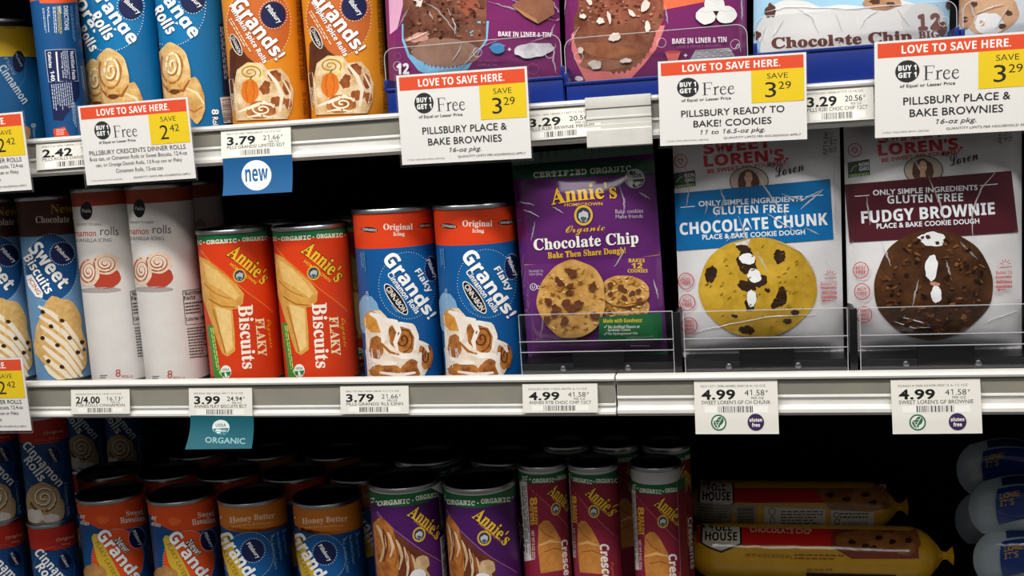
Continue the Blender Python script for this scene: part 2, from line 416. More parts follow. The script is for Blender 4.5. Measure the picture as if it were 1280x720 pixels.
# ================================================================= setting and shelves
ZU, ZM, ZB = .0360, -.2020, -.51          # lip heights of the upper and middle shelf; deck of the bottom shelf
DU, DM = ZU-.012, ZM-.012                 # deck heights
JX = -.1205
for nm, b in (('wall_back', (-1.75, .46, -.62, .95, .50, .75)), ('wall_left', (-1.75, -.06, -.62, -1.66, .46, .75)), ('wall_right', (.86, -.06, -.62, .95, .46, .75)), ('floor', (-1.75, -2.6, -.66, .95, .50, -.62))):
    mb = MB(); mb.box(*b, mt('#0b0b0d|#101013|9' if nm != 'floor' else '#4a4845|#524f4b|6', 'matte')); tag(mb.build(nm), kind='structure')
PROF = [(.010, -.0006), (0, 0), (-.0028, -.0010), (-.0036, -.0026), (-.0030, -.0044), (.0010, -.0052), (.0024, -.0180), (.0006, -.0192), (.0002, -.0208), (.0020, -.0218), (.0028, -.0280), (-.0012, -.0292), (-.0030, -.0306), (-.0031, -.0334), (-.0008, -.0362), (.006, -.0364), (.010, -.032)]
PROF_B = [(.010, -.0006), (0, 0), (-.0028, -.0010), (-.0036, -.0026), (-.0030, -.0044), (.0010, -.0052), (.0026, -.0248), (.0006, -.0258), (.0004, -.0272), (.0022, -.0280), (.0022, -.0304), (-.0012, -.0312), (-.0030, -.0320), (-.0031, -.0342), (-.0008, -.0362), (.006, -.0364), (.010, -.032)]
def make_shelf(zl, x0, x1, label, deep=False):
    root = empty('shelf', Matrix.Translation(((x0+x1)/2, 0, zl)), label, 'shelf'); hw = (x1-x0)/2
    d = MB(); d.box(-hw, .0085, -.0156, hw, .46, -.012, mt('#2a2b2e|#34353a|40', 'rail')); d.build('shelf_deck', root, smooth=False)
    r = MB(); r.prism(PROF_B if deep else PROF, -hw, hw, mt('#dddcd8|#e6e5e1|25', 'rail')); r.build('price_rail', root)
    c = MB(); c.prism([(.0008, -.0056), (.0024, -.0244), (.0012, -.0250), (-.0002, -.0056)] if deep else [(.0008, -.0056), (.0022, -.0180), (.0010, -.0186), (-.0002, -.0056)], -hw+.0005, hw-.0005, mt('#8f8c84|#989588|18', 'rail')); c.build('price_channel', root)
    return root
make_shelf(ZU, -1.6, JX+.004, 'white upper shelf section carrying the orange roll cans and brownie pouches')
make_shelf(ZU, JX+.0055, .80, 'white upper shelf section under the white chocolate chip pouch on the right')
make_shelf(ZM, -1.6, JX-.0008, 'white middle shelf section carrying the cans and the purple cookie pouch', True)
make_shelf(ZM, JX+.0008, .80, 'white middle shelf section under the two white cookie dough pouches')
make_shelf(ZU+.285, -1.6, .80, 'white shelf above the photo frame over the orange roll cans')
make_shelf(ZB+.012, -1.6, .80, 'bottom shelf carrying the dark row of upright cans and dough rolls')
# clip that bridges the joint of the upper rail
q = empty('rail_joint_cover', Matrix.Translation((-.1065, 0, ZU)), 'pale grey ribbed clip covering the joint of the upper shelf rail', 'clip')
c = MB(); c.prism([(.004, .0012), (-.0046, .0012), (-.0052, -.003), (-.0046, -.008), (-.0034, -.0086), (-.003, -.0150), (-.0042, -.0158), (-.0042, -.0172), (-.003, -.018), (-.003, -.0215), (-.0042, -.022), (-.0042, -.0255), (-.0052, -.0265), (-.0056, -.040), (-.0048, -.041), (-.0036, -.040), (-.0036, -.0005), (.004, -.0002)], -.0275, .0275, mt('#c9c8c2|#d3d2cc|30', 'rail')); c.build('cover', q)

# ================================================================= middle shelf cans
def annies(A, x, y, w, h, rot, c='#f0c030', o='#3a1508', b=.025):
    A.T("Annie's", x, y, w, h, c, rot=rot, b=.012, bend=h*.10, out=o, ow=.03, f='b')
def bunnyless_seal(A, x, y, rx, ry):
    A.E(x, y, rx, ry, '#d2a838'); A.E(x, y, rx*.76, ry*.76, '#2f3a52'); A.B(x, y+ry*.1, rx*.5, ry*.55, '#b9bcc0', 7, .2); A.B(x, y+ry*.35, rx*.3, ry*.25, '#4a5568', 3, .2)
def pillsbury(A, x, y, rx, ry, rot, w, h, dots=True):
    A.E(x, y, rx, ry, '#141d4a')
    if dots: A.D(x, y, rx*1.12, ry*1.1, 30, rx*.035+.6, '#dfe8f2')
    A.T('Pillsbury', x, y, w, h, '#f2f4f6', rot=rot, b=.03)

def d_sweet(A):
    A.Pg([(88, 186), (330, 186), (330, 76), (80, 76)], '#4a261c')
    A.T('New', 214, 113, 78, 30, '#b98f3c', rot=2, f='b', b=.006); A.T('Chocolate', 182, 150, 118, 24, '#dcd2c4', rot=1, f='b', b=.006); A.T('Chip', 275, 148, 48, 26, '#dcd2c4', f='b', b=.006)
    A.E(178, 318, 88, 114, '#154f88'); A.D(178, 318, 92, 118, 60, 1.6, '#cfe0f0')
    A.Pg([(92, 345), (112, 340), (150, 405), (148, 422), (126, 418), (100, 380)], '#eef0f2'); A.T('ICING', 122, 382, 62, 15, '#c06a2a', rot=-58, b=.03)
    A.T('Sweet', 172, 308, 178, 50, '#ffffff', rot=-52, b=.06, taper=-.1); A.T('Biscuits', 136, 338, 150, 34, '#ffffff', rot=-58, b=.05)
    pillsbury(A, 215, 268, 38, 36, -45, 66, 18)
    A.B(212, 565, 88, 140, '#c79a58|#dcb878|160', 5, .10, rot=12)
    for k in range(7):
        y0 = 450+k*34; A.S([(135+k*4, y0), (175, y0+22), (225, y0+62), (262, y0+112), (285, y0+150)], [9, 15, 17, 14, 8], '#e9dcc6')
    for x, y in ((150, 470), (178, 520), (215, 500), (150, 560), (200, 585), (240, 560), (268, 610), (170, 640), (282, 575), (215, 660)): A.B(x, y, 8, 7, '#3a2016', x)
    A.T('cinn', 305, 550, 22, 14, '#20304a'); A.L(312, 600, 12, 70, 3, '#31506e', rot=90)
def d_white(A):
    A.E(482, 112, 20, 32, '#0d0e11'); A.T('Publix', 483, 112, 30, 12, '#cfcfcf', rot=-2)
    A.T('READY TO BAKE', 492, 160, 80, 9, '#6a6a6a'); A.T('cinnamon', 466, 191, 96, 22, '#b4482f', b=.01); A.T('rolls', 560, 184, 64, 30, '#55504e')
    A.T('VANILLA ICING', 508, 216, 118, 13, '#6d6a68', b=.01)
    A.B(545, 350, 52, 40, '#b1402c', 3, .06); A.E(530, 392, 70, 10, '#a39c99')
    A.B(548, 300, 46, 38, '#d8bba4|#e4ccb8|200', 4, .05); A.swirl(546, 300, 40, 33, 2.6, 5.5, '#9c5c3c'); A.swirl(546, 298, 32, 26, 2.2, 3, '#f0e2d4', ph=.5)
    A.B(490, 330, 34, 52, '#d8bba4|#e4ccb8|200', 8, .05); A.swirl(490, 328, 28, 44, 2.6, 5, '#9c5c3c', ph=1); A.swirl(490, 326, 22, 34, 2.2, 3, '#f0e2d4', ph=1.6)
    A.S([(632, 398), (712, 384), (722, 505), (643, 515), (632, 398)], 2.5, '#2a2a2a')
    A.T('Nutrition', 668, 403, 58, 15, '#141414', rot=8, b=.05); A.T('Facts', 656, 421, 38, 14, '#141414', rot=8, b=.05)
    A.L(672, 455, 62, 45, 4, '#3a3a3a', rot=7); A.T('Calories 130', 676, 492, 64, 13, '#181818', rot=7, b=.04)
    A.L(684, 575, 64, 110, 11, '#4a4a4a', rot=6, seed=4); A.T('8', 588, 686, 17, 26, '#b34a38'); A.T('ROLLS', 620, 698, 38, 9, '#b34a38'); A.L(540, 697, 24, 14, 2, '#666666')
def d_bisc(A):
    G = '#1f6d3e'
    for t, x, y, w in (('ORGANIC', 420, 173, 112), ('ORGANIC', 546, 164, 98), ('IC', 340, 176, 16)): A.T(t, x, y, w, 17, '#e8ecd8', rot=3, b=.035, f='m')
    A.E(356, 176, 3, 3, '#e8ecd8'); A.E(485, 169, 3, 3, '#e8ecd8'); A.E(604, 161, 2.5, 3, '#e8ecd8')
    A.Pg([(325, 200), (345, 212), (420, 290), (520, 380), (612, 452), (640, 470), (668, 690), (360, 700)], '#d03a14')
    A.S([(345, 205), (420, 283), (520, 373), (612, 446)], 4, '#e8702c')
    A.Pg([(340, 228), (372, 245), (430, 298), (476, 340), (502, 374), (498, 410), (478, 430), (458, 432), (466, 520), (468, 590), (440, 612), (420, 600), (402, 550), (378, 470), (352, 385)], '#cf9440|#e0ab58|120')
    A.Pg([(352, 250), (400, 282), (460, 345), (486, 380), (470, 398), (420, 360), (370, 330)], '#e2b464|#edc57c|150'); A.Pg([(395, 420), (452, 438), (460, 580), (436, 600), (415, 520)], '#e6bd74|#efcd8c|150')
    A.S([(372, 390), (420, 420), (470, 425)], 5, '#a86a26'); A.S([(388, 430), (412, 520), (432, 600)], 5, '#b07430'); A.S([(356, 330), (400, 372), (448, 392)], 4, '#b87c34')
    annies(A, 522, 262, 178, 58, -41)
    A.T('HOMEGROWN', 500, 296, 122, 12, '#f0c030', rot=-38, b=.02); bunnyless_seal(A, 486, 304, 25, 27)
    A.T('Biscuits', 513, 538, 244, 54, '#f6eee0', rot=-87, f='b', b=.012, taper=-.12); A.T('FLAKY', 566, 540, 146, 34, '#f2ddb0', rot=-86, f='b', b=.012); A.T('Organic', 598, 528, 110, 24, '#eaa022', rot=-84, f='c')
    A.Pg([(367, 490), (388, 492), (418, 700), (394, 704)], '#3f8c3c'); A.L(396, 590, 180, 13, 2, '#d8e070', rot=-82, seed=2)
    A.E(433, 670, 20, 25, '#eceee4'); A.Pg([(415, 672), (452, 668), (448, 685), (434, 694), (420, 688)], '#2f7a44'); A.T('USDA', 433, 661, 26, 9, '#2a5a3a', b=.04)
def d_grands(A):
    A.Pg([(322, 150), (350, 168), (400, 183), (460, 190), (520, 190), (580, 182), (630, 170), (655, 155), (655, 120), (322, 120)], '#df4119')
    A.T('Original', 500, 121, 112, 30, '#f4eadc', f='b', b=.006); A.T('Icing', 503, 147, 44, 19, '#f4eadc', f='b', b=.006)
    for x, y, r in ((393, 128, -6), (608, 114, 4)): A.E(x, y, 31, 10, '#17171f', rot=r); A.T('CINNABON', x, y, 52, 10, '#d8d0c8', rot=r, b=.03)
    A.E(535, 343, 108, 127, '#0f5f9f'); A.D(535, 343, 109, 128, 70, 1.7, '#cfe2f0')
    A.B(392, 455, 40, 75, '#7fa9cc', 2, .1)
    A.T('Grands!', 547, 343, 292, 56, '#ffffff', rot=-55, b=.06, taper=-.28); A.T('Flaky', 594, 326, 100, 34, '#ffffff', rot=-58, b=.05)
    A.T('Cinnamon Rolls', 519, 370, 188, 24, '#f4f6f8', rot=-55, b=.03)
    A.E(490, 395, 72, 22, '#f0f0f0', rot=-56); A.E(490, 395, 68, 19, '#121217', rot=-56); A.T('CINNABON', 490, 395, 112, 20, '#f0e8e0', rot=-56, b=.03); A.L(488, 432, 44, 12, 2, '#9fc0da', rot=-55)
    pillsbury(A, 626, 280, 24, 44, -66, 76, 19)
    A.Pg([(378, 452), (405, 436), (432, 434), (470, 478), (520, 484), (560, 500), (572, 553), (610, 568), (626, 600), (612, 655), (592, 692), (388, 695)], '#d8c6b0|#efe4d6|90')
    BR, IC = '#7d4018|#c07e3c|110', '#e9ddd0|#f6f1ea|80'
    for x, y, rx, ry, r, sd in ((410, 480, 32, 46, 20, 1), (512, 545, 46, 60, 26, 2), (600, 614, 26, 52, 5, 3), (418, 580, 24, 50, 0, 4), (545, 662, 40, 34, 0, 5), (450, 668, 60, 26, 0, 6)): A.B(x, y, rx, ry, BR if sd != 1 else '#c07a28|#e0a850|110', sd, .10, rot=r)
    A.swirl(516, 548, 36, 48, 1.9, [7-3*k/60 for k in range(61)], '#5f2c10', ph=2.2); A.swirl(600, 612, 18, 42, 1.6, 5, '#5f2c10', ph=2)
    for pts, wd in (([(396, 446), (430, 462), (448, 520), (440, 560)], [10, 26, 26, 10]), ([(440, 470), (486, 484), (500, 520), (486, 560), (494, 592)], [14, 26, 18, 16, 8]), ([(500, 488), (548, 500), (566, 540), (556, 590)], [16, 24, 18, 8]), ([(566, 556), (598, 572), (610, 600)], [14, 18, 8]), ([(470, 600), (510, 614), (560, 612), (580, 640)], [12, 22, 22, 12]), ([(400, 620), (440, 636), (490, 640)], [10, 20, 12]), ([(580, 600), (574, 650), (586, 686)], [10, 16, 12]), ([(430, 672), (500, 684), (560, 676)], [8, 14, 8])): A.S(np.stack([np.interp(np.linspace(0, len(pts)-1, 17), range(len(pts)), [q[0] for q in pts]), np.interp(np.linspace(0, len(pts)-1, 17), range(len(pts)), [q[1] for q in pts])], 1), np.interp(np.linspace(0, len(pts)-1, 17), range(len(pts)), wd), IC)
    A.S([(440, 566), (468, 596), (500, 606)], [8, 10, 6], '#a5642c')
    A.S([(382, 585), (392, 660), (412, 656), (402, 580), (382, 585)], 2, '#e8e8ee'); A.L(400, 620, 55, 16, 3, '#e8e8ee', rot=-80); A.L(428, 610, 50, 12, 3, '#e8e8ee', rot=-82, seed=5)
    A.T('NET WT 17.5 OZ', 390, 400, 76, 9, '#c8d8e6', rot=-85); A.L(374, 250, 76, 16, 3, '#5f94c0', rot=-86)
    A.T('Cinnamon Rolls', 665, 560, 140, 16, '#3f7fb8', rot=-80)

def cx(u, v, y): return P(u, v, y)[0]
C6, C7, C8 = (0, 220, 2.769), (230, 240, 3), (430, 240, 3)
def mid(u, v, y, d=0): return can_matrix(cx(u, v, y), y, DM, d)
GM = 'chilled dough cans on the middle shelf'
YG = .062
o = make_can('dough_can', mid(600, 365, YG), .0385, .1650, [(.1285, '#0d5596'), (1, '#df4119')], C8, d_grands, 'red and blue cinnamon roll can nearest the purple cookie pouch on the middle shelf', group='blue cinnamon roll cans on the middle shelf')
copy_tree(o, mid(499, 367, YG+.002, 3), 'red and blue cinnamon roll can touching the right orange-red biscuit can', 'blue cinnamon roll cans on the middle shelf')
YB = .060
o = make_can('dough_can', mid(396, 380, YB), .0362, .1525, [(.1412, '#d93d14'), (.1482, '#1f6d3e')], C7, d_bisc, 'orange-red organic flaky biscuit can next to the blue cinnamon roll can', group='orange-red biscuit cans', lidc='#46474a')
copy_tree(o, mid(302, 382, YB, 2), 'orange-red organic flaky biscuit can next to the tall white can', 'orange-red biscuit cans')
copy_tree(o, can_matrix(cx(396, 380, YB)+.006, YB+.076, DM, 40), 'biscuit can mostly hidden behind the right orange-red biscuit can', 'orange-red biscuit cans')
copy_tree(o, can_matrix(cx(302, 382, YB)+.006, YB+.076, DM, 30), 'biscuit can mostly hidden behind the left orange-red biscuit can', 'orange-red biscuit cans')
YW = .062
o = make_can('cinnamon_roll_can', mid(211, 355, YW), 0.0318, .1995, [(.1815, '#d2cecb|#d9d5d2|30'), (1, '#a03e24')], C6, d_white, 'tall white cinnamon rolls can beside the left orange-red biscuit can', group='tall white cans')
copy_tree(o, mid(143, 357, YW+.008, 4), 'tall white cinnamon rolls can beside the light blue biscuit can', 'tall white cans')
copy_tree(o, can_matrix(cx(268, 300, .146)-.022, .146, DM, 8), 'shadowed white can set back behind the left orange-red biscuit can', 'tall white cans')
o = make_can('sweet_biscuit_can', mid(73, 360, YW+.018), .0312, .1940, [(.153, '#6690b8'), (1, '#4a261c')], C6, d_sweet, 'light blue sweet biscuits can with brown top touching a white can', group='light blue biscuit cans')
copy_tree(o, mid(1, 362, YW+.018, 6), 'light blue biscuits can cut by the left photo edge on the middle shelf', 'light blue biscuit cans')

# ================================================================= upper shelf cans
C1, C2, G1, E5 = (0, 0, 3), (260, 0, 3), (0, 0, 6), (0, 0, 3.6)
def top(u, v, y, d=0): return can_matrix(cx(u, v, y), y, DU, d)
def d_orange(A):
    A.E(640, 20, 130, 150, '#0a72aa'); A.D(640, 20, 131, 151, 84, 2, '#e8f4fa')
    A.T('Orange', 652, 28, 270, 66, '#ffffff', rot=-54, b=.06); A.T('Rolls', 621, 74, 110, 46, '#ffffff', rot=-58, b=.06)
    pillsbury(A, 722, -2, 44, 48, -42, 84, 22)
    A.B(655, 272, 58, 116, '#c9974c|#e8cd94|90', 3, .05, rot=6); A.B(728, 372, 40, 84, '#b9843c|#dfbc7c|90', 6, .08, rot=8); A.B(640, 350, 45, 60, '#c08a42|#e0bd80|90', 8, .08)
    A.swirl(652, 248, 44, 74, 2.2, [5+6*(k % 9)/9 for k in range(61)], '#a8692c', ph=2.4); A.swirl(648, 244, 30, 54, 1.8, 8, '#f2e2b8', ph=2.0)
    A.S([(605, 300), (640, 342), (690, 340), (712, 300)], [6, 12, 12, 6], '#9a5c24'); A.S([(700, 330), (740, 350), (765, 390)], [4, 10, 5], '#efd9a8'); A.S([(690, 400), (730, 420), (760, 400)], [5, 8, 4], '#a8682c'); A.B(658, 344, 18, 10, '#6a3a18', 4)
    A.T('8', 805, 420, 20, 26, '#ffffff', rot=-88, b=.03); A.T('Rolls', 806, 462, 46, 20, '#ffffff', rot=-87, b=.02)
    A.Pg([(818, 90), (842, 84), (862, 352), (834, 356)], '#12224a'); A.L(840, 220, 240, 20, 4, '#b8c4da', rot=-85)
    A.Pg([(822, 366), (862, 362), (878, 458), (836, 462)], '#e8e8e8'); A.BC(848, 412, 90, 34, rot=-86)
def d_direct(A):
    A.Pg([(285, -40), (620, -40), (610, 8), (560, 16), (460, 24), (300, 24)], '#e85a28')
    A.T('DIRECTIONS', 497, 135, 182, 34, '#e4ecf2', rot=-87, b=.03); A.L(446, 150, 210, 30, 3, '#e0d060', rot=-86, seed=3); A.L(412, 150, 200, 26, 2, '#d8e4ee', rot=-86, seed=5)
    A.T('HEAT', 450, 75, 56, 20, '#e4ecf2', rot=-87, b=.03); A.T('PLACE', 364, 88, 70, 16, '#e4ecf2', rot=-87, b=.02); A.L(362, 180, 130, 14, 1, '#c8d8e6', rot=-86); A.L(334, 155, 190, 16, 2, '#c8d8e6', rot=-84, seed=8)
    A.L(545, 180, 270, 18, 2, '#7fb0d6', rot=-85, seed=9); A.T('REFRIGERATE', 576, 115, 140, 16, '#7fb0d6', rot=-86)
    A.Pg([(338, 378), (562, 370), (588, 608), (366, 616)], '#1a2450'); A.S([(338, 378), (562, 370), (588, 608), (366, 616), (338, 378)], 3.5, '#cdd4e4')
    A.T('Nutrition Facts', 548, 490, 212, 28, '#e8ecf4', rot=-85, b=.05); A.L(498, 490, 220, 42, 4, '#c8d0e2', rot=-85, seed=4); A.T('Serving size', 468, 490, 190, 16, '#d8deea', rot=-85, b=.02); A.S([(422, 388), (440, 610)], 12, '#e4e8f0'); A.T('Calories', 376, 450, 120, 26, '#f0f2f8', rot=-85, b=.05); A.T('140', 396, 570, 76, 30, '#f0f2f8', rot=-85, b=.05)
    A.Pg([(366, 620), (590, 612), (596, 720), (470, 905), (404, 900)], '#18224c'); A.L(470, 725, 200, 160, 10, '#b8c2d8', rot=-84, seed=6); A.L(620, 590, 190, 16, 2, '#a8c4de', rot=-84, seed=2)
    A.Pg([(400, 968), (486, 950), (522, 1022), (410, 1030)], '#d8482a'); A.L(458, 990, 70, 50, 4, '#f0d8c8', rot=4); A.L(556, 860, 190, 26, 3, '#a8c4de', rot=-86, seed=12)
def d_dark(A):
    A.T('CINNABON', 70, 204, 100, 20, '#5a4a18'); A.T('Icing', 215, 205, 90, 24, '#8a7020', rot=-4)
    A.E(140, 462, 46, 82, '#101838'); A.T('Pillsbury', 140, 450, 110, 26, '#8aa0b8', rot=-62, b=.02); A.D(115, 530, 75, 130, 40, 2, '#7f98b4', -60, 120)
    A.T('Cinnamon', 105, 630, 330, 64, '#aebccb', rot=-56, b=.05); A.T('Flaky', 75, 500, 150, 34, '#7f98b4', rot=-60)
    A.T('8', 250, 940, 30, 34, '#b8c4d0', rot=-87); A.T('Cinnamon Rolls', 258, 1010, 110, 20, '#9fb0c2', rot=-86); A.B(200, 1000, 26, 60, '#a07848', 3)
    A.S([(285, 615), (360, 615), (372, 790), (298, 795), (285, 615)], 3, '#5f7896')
YT = .060
OG = 'blue orange roll cans on the upper shelf'
o = make_can('dough_can', top(245, 75, YT), .0322, .184, [(.156, '#08669c'), (1, '#e85a28')], C1, d_orange, 'blue orange rolls can next to the pumpkin spice can', group=OG)
copy_tree(o, top(167, 78, YT+.001, 1), 'blue orange rolls can behind the sale sign, middle of the three', OG)
copy_tree(o, top(148, 80, YT+.076, -6), 'blue orange rolls can half hidden behind its neighbour', OG)
make_can('dough_can', top(77, 85, YT+.026), .0225, .182, [(.151, '#134e84'), (1, '#e85a28')], G1, d_direct, 'blue can turned to show its directions and nutrition facts panel')
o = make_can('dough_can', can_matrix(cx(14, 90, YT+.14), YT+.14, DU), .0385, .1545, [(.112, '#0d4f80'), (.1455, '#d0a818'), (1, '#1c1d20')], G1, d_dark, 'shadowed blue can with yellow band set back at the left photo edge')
def d_pumpkin(A):
    A.E(190, 90, 118, 145, '#c4652a'); A.D(190, 90, 119, 146, 70, 2.2, '#f2dcb8')
    A.Pg([(84, 190), (110, 160), (150, 215), (190, 245), (150, 250), (105, 300), (92, 450), (84, 300)], '#4a2414|#5f301a|80')
    A.T('Grands!', 192, 108, 268, 60, '#ffffff', rot=-52, b=.06, taper=-.25, out='#8a3a14', ow=.02); A.T('Pumpkin Spice Rolls', 150, 128, 250, 25, '#ffffff', rot=-59, b=.04); A.L(122, 135, 150, 16, 2, '#f2d8b8', rot=-60)
    A.E(108, 168, 44, 16, '#e8e0d8', rot=-66); A.E(108, 168, 41, 13, '#16161c', rot=-66); A.T('CINNABON', 108, 168, 66, 13, '#e0d8d0', rot=-66, b=.03)
    pillsbury(A, 244, 55, 46, 48, -52, 78, 24)
    A.T('LIMITED EDITION', 343, 140, 322, 17, '#6a3410', rot=-87, f='m'); A.T('5 rolls', 360, 388, 84, 13, '#6a3414', rot=-87)
    A.Pg([(100, 330), (112, 262), (150, 234), (205, 238), (222, 262), (270, 256), (300, 290), (318, 340), (314, 400), (296, 446), (110, 452)], '#c9a06a|#ecd9b4|90')
    A.swirl(160, 272, 46, 34, 2, 8, '#e8d27a', ph=1.2); A.swirl(160, 272, 40, 28, 2, 4, '#9a6a34', ph=.6)
    for x, y, rx, ry, s in ((250, 286, 22, 24, 1), (292, 330, 14, 26, 2), (262, 380, 26, 20, 3), (215, 330, 20, 24, 5), (300, 390, 12, 22, 4)): A.B(x, y, rx, ry, '#7a3a18|#a65e2c|120', s, .2)
    A.S([(222, 268), (256, 310), (276, 360), (268, 420)], [8, 14, 14, 8], '#f0e2cc'); A.S([(280, 300), (306, 350), (300, 410)], [5, 8, 5], '#efe0c8'); A.B(200, 412, 52, 34, '#8a4a20|#b8763a|110', 9, .1); A.swirl(204, 410, 44, 26, 1.8, 6, '#efe0c8', ph=1); A.S([(118, 420), (160, 404), (210, 384), (250, 396)], [6, 12, 14, 6], '#f0e2cc'); A.S([(150, 440), (190, 432), (240, 440)], [4, 9, 5], '#efe0c8')
    A.B(160, 342, 31, 46, '#cf6a1c|#dd7a24|120', 4, .05); A.S([(150, 305), (144, 342), (152, 380)], 3, '#b4540f'); A.S([(168, 303), (176, 342), (168, 384)], 3, '#b4540f'); A.S([(160, 298), (168, 284)], 5, '#5f6a2c')
    A.S([(84, 300), (98, 296), (118, 430), (100, 436), (84, 300)], 2, '#f0d8b0'); A.L(104, 390, 80, 14, 3, '#f0dcc0', rot=-83)
PG = 'orange pumpkin spice cans'
o = make_can('dough_can', top(334, 75, YT), .0372, .170, [(1, '#dc8c22')], C2, d_pumpkin, 'orange pumpkin spice rolls can beside the blue orange rolls can', group=PG)
copy_tree(o, top(433, 68, YT, 2), 'orange pumpkin spice rolls can beside the purple brownie pouch', PG)

# ================================================================= pouches and their clear-fronted trays
def tray(name, label, x0, x1, zd, z0, z1, y, kind, group, divider=None, ridges=()):
    """x0..x1 along the shelf, deck zd, clear front from z0 to z1 standing at y"""
    xc, hw = (x0+x1)/2, (x1-x0)/2
    root = empty(name, Matrix.Translation((xc, y, zd)), label, 'tray', group)
    h0, h1 = z0-zd, z1-zd; th = .0016; r = .009 if kind == 'blue' else .0008
    out = [(-hw, h0), (hw, h0)]
    for k in range(7): a = math.pi/2*k/6; out.append((hw-r+r*math.cos(a), h1-r+r*math.sin(a)))
    for k in range(7): a = math.pi/2*k/6; out.append((-hw+r-r*math.sin(a), h1-r+r*math.cos(a)))
    f = MB(); f.plate(out, 0, th, ACRYLIC(), edge_mat())
    n = len(out); e = .0006                                      # polished rim along the cut edge
    for i in range(1, n):
        a, b = out[i], out[(i+1) % n]; d = Vector((b[0]-a[0], 0, b[1]-a[1]))
        if d.length < 1e-6: continue
        d.normalize(); nn = Vector((d.z, 0, -d.x))*e
        A_, B_ = Vector((a[0], -.0003, a[1])), Vector((b[0], -.0003, b[1]))
        f.add([A_, B_, B_-nn, A_-nn], [(0, 1, 2, 3)], edge_mat())
    f.build('front_panel', root, smooth=False)
    if kind == 'blue':
        bl = mt('#0b2470|#0d2a7c|20', 'plastic'); b = MB()
        b.box(-hw, .0002, 0, hw, .003, h0+.0015, bl, .0008); b.box(-hw, .003, 0, hw, .30, .0022, bl)
        b.box(-hw+.0002, -.0012, h0-.0008, hw-.0002, .0008, h0+.0018, bl, .0005); b.build('base', root)
        for s in (-1, 1):
            g = MB(); g.box(s*hw-.0007, .003, .0022, s*hw+.0007, .30, h0+.010, bl, .0004); g.box(s*hw-.0016, -.0008, h0-.001, s*hw+.0016, .0035, h0+.010, bl, .0006); g.build('side_divider', root)
        for px, pz in ((-hw+.012, h1-.016), (hw-.010, h1-.016), (0.006, h1-.010)):
            g = MB()
            for k in range(20):
                a0, a1 = 6.283*k/20, 6.283*(k+1)/20
                g.add([(px+q*math.cos(a), -.0003, pz+q*math.sin(a)) for q, a in ((.0040, a0), (.0040, a1), (.0036, a1), (.0036, a0))], [(0, 1, 2, 3)], edge_mat())
            g.build('moulded_ring', root, smooth=False)
    else:
        bk = mt('#0c0c0d|#121214|30', 'plastic'); g = MB()
        for hz, dz, pr in ridges: g.box(-hw, -pr, hz, hw, 0.0002, hz+dz, ACRYLIC()); g.box(-hw, -pr-.0002, hz+dz-.0006, hw, -pr+.0004, hz+dz, edge_mat())
        g.build('front_ledge', root, smooth=False)
        b = MB(); b.box(-hw, .004, 0, hw, .30, .0205, bk); b.box(-hw, .0030, .0008, hw, .0045, .0200, mt('#1c1c1e|#242426|40', 'plastic'), .0005)
        b.box(-hw*.32, .0022, .0025, hw*.36, .0068, .0320, bk, .0015); bo = b.build('base', root)
        for sx in (-.45, .40):
            q = MB(); q.lathe([(.0028, 0), (.0026, .0010), (.0014, .0016), (.0001, .0017)], mt('#8f9094', 'metal'), 16); o = q.build('screw', bo)
            o.matrix_local = Matrix.Translation((hw*sx, .0030, .0155))@Matrix.Rotation(R_(90), 4, 'X')
        if divider:
            for dx in divider:
                q = MB(); q.box(dx-.0020, .001, 0, dx+.0020, .30, h1-.002, bk, .0008); q.box(dx-.0032, -.0006, 0, dx+.0032, .003, h1-.001, bk, .0006); q.build('divider', root)
    return root

D1, D2, D3, G4, G5, G6 = (640, 180, 2.482), (830, 160, 2.321), (1040, 160, 2.321), (480, 0, 5.333), (700, 0, 5.333), (930, 0, 3.657)
def cookie(A, x, y, rx, ry, c, chip, n, seed, chips=(.08, .12)):
    rd = random.Random(seed); A.B(x, y, rx, ry, c, seed, .035, n=60)
    for _ in range(70):
        a, r = rd.uniform(0, 6.28), math.sqrt(rd.random())*.93
        A.B(x+rx*r*math.cos(a), y+ry*r*math.sin(a), rd.uniform(2, 8), rd.uniform(1.5, 4), rd.choice(['#a8742f', '#e6bd78', '#c08a40', '#8f5f26', '#ecc988']), rd.random(), .3, rot=rd.uniform(-50, 50), n=12)
    for _ in range(n):
        a, r = rd.uniform(0, 6.28), math.sqrt(rd.uniform(0, .8)); q = rd.uniform(*chips)
        A.B(x+rx*r*math.cos(a), y+ry*r*math.sin(a), rx*q, rx*q*rd.uniform(.6, 1), chip, rd.random(), .25, rot=rd.uniform(0, 180))
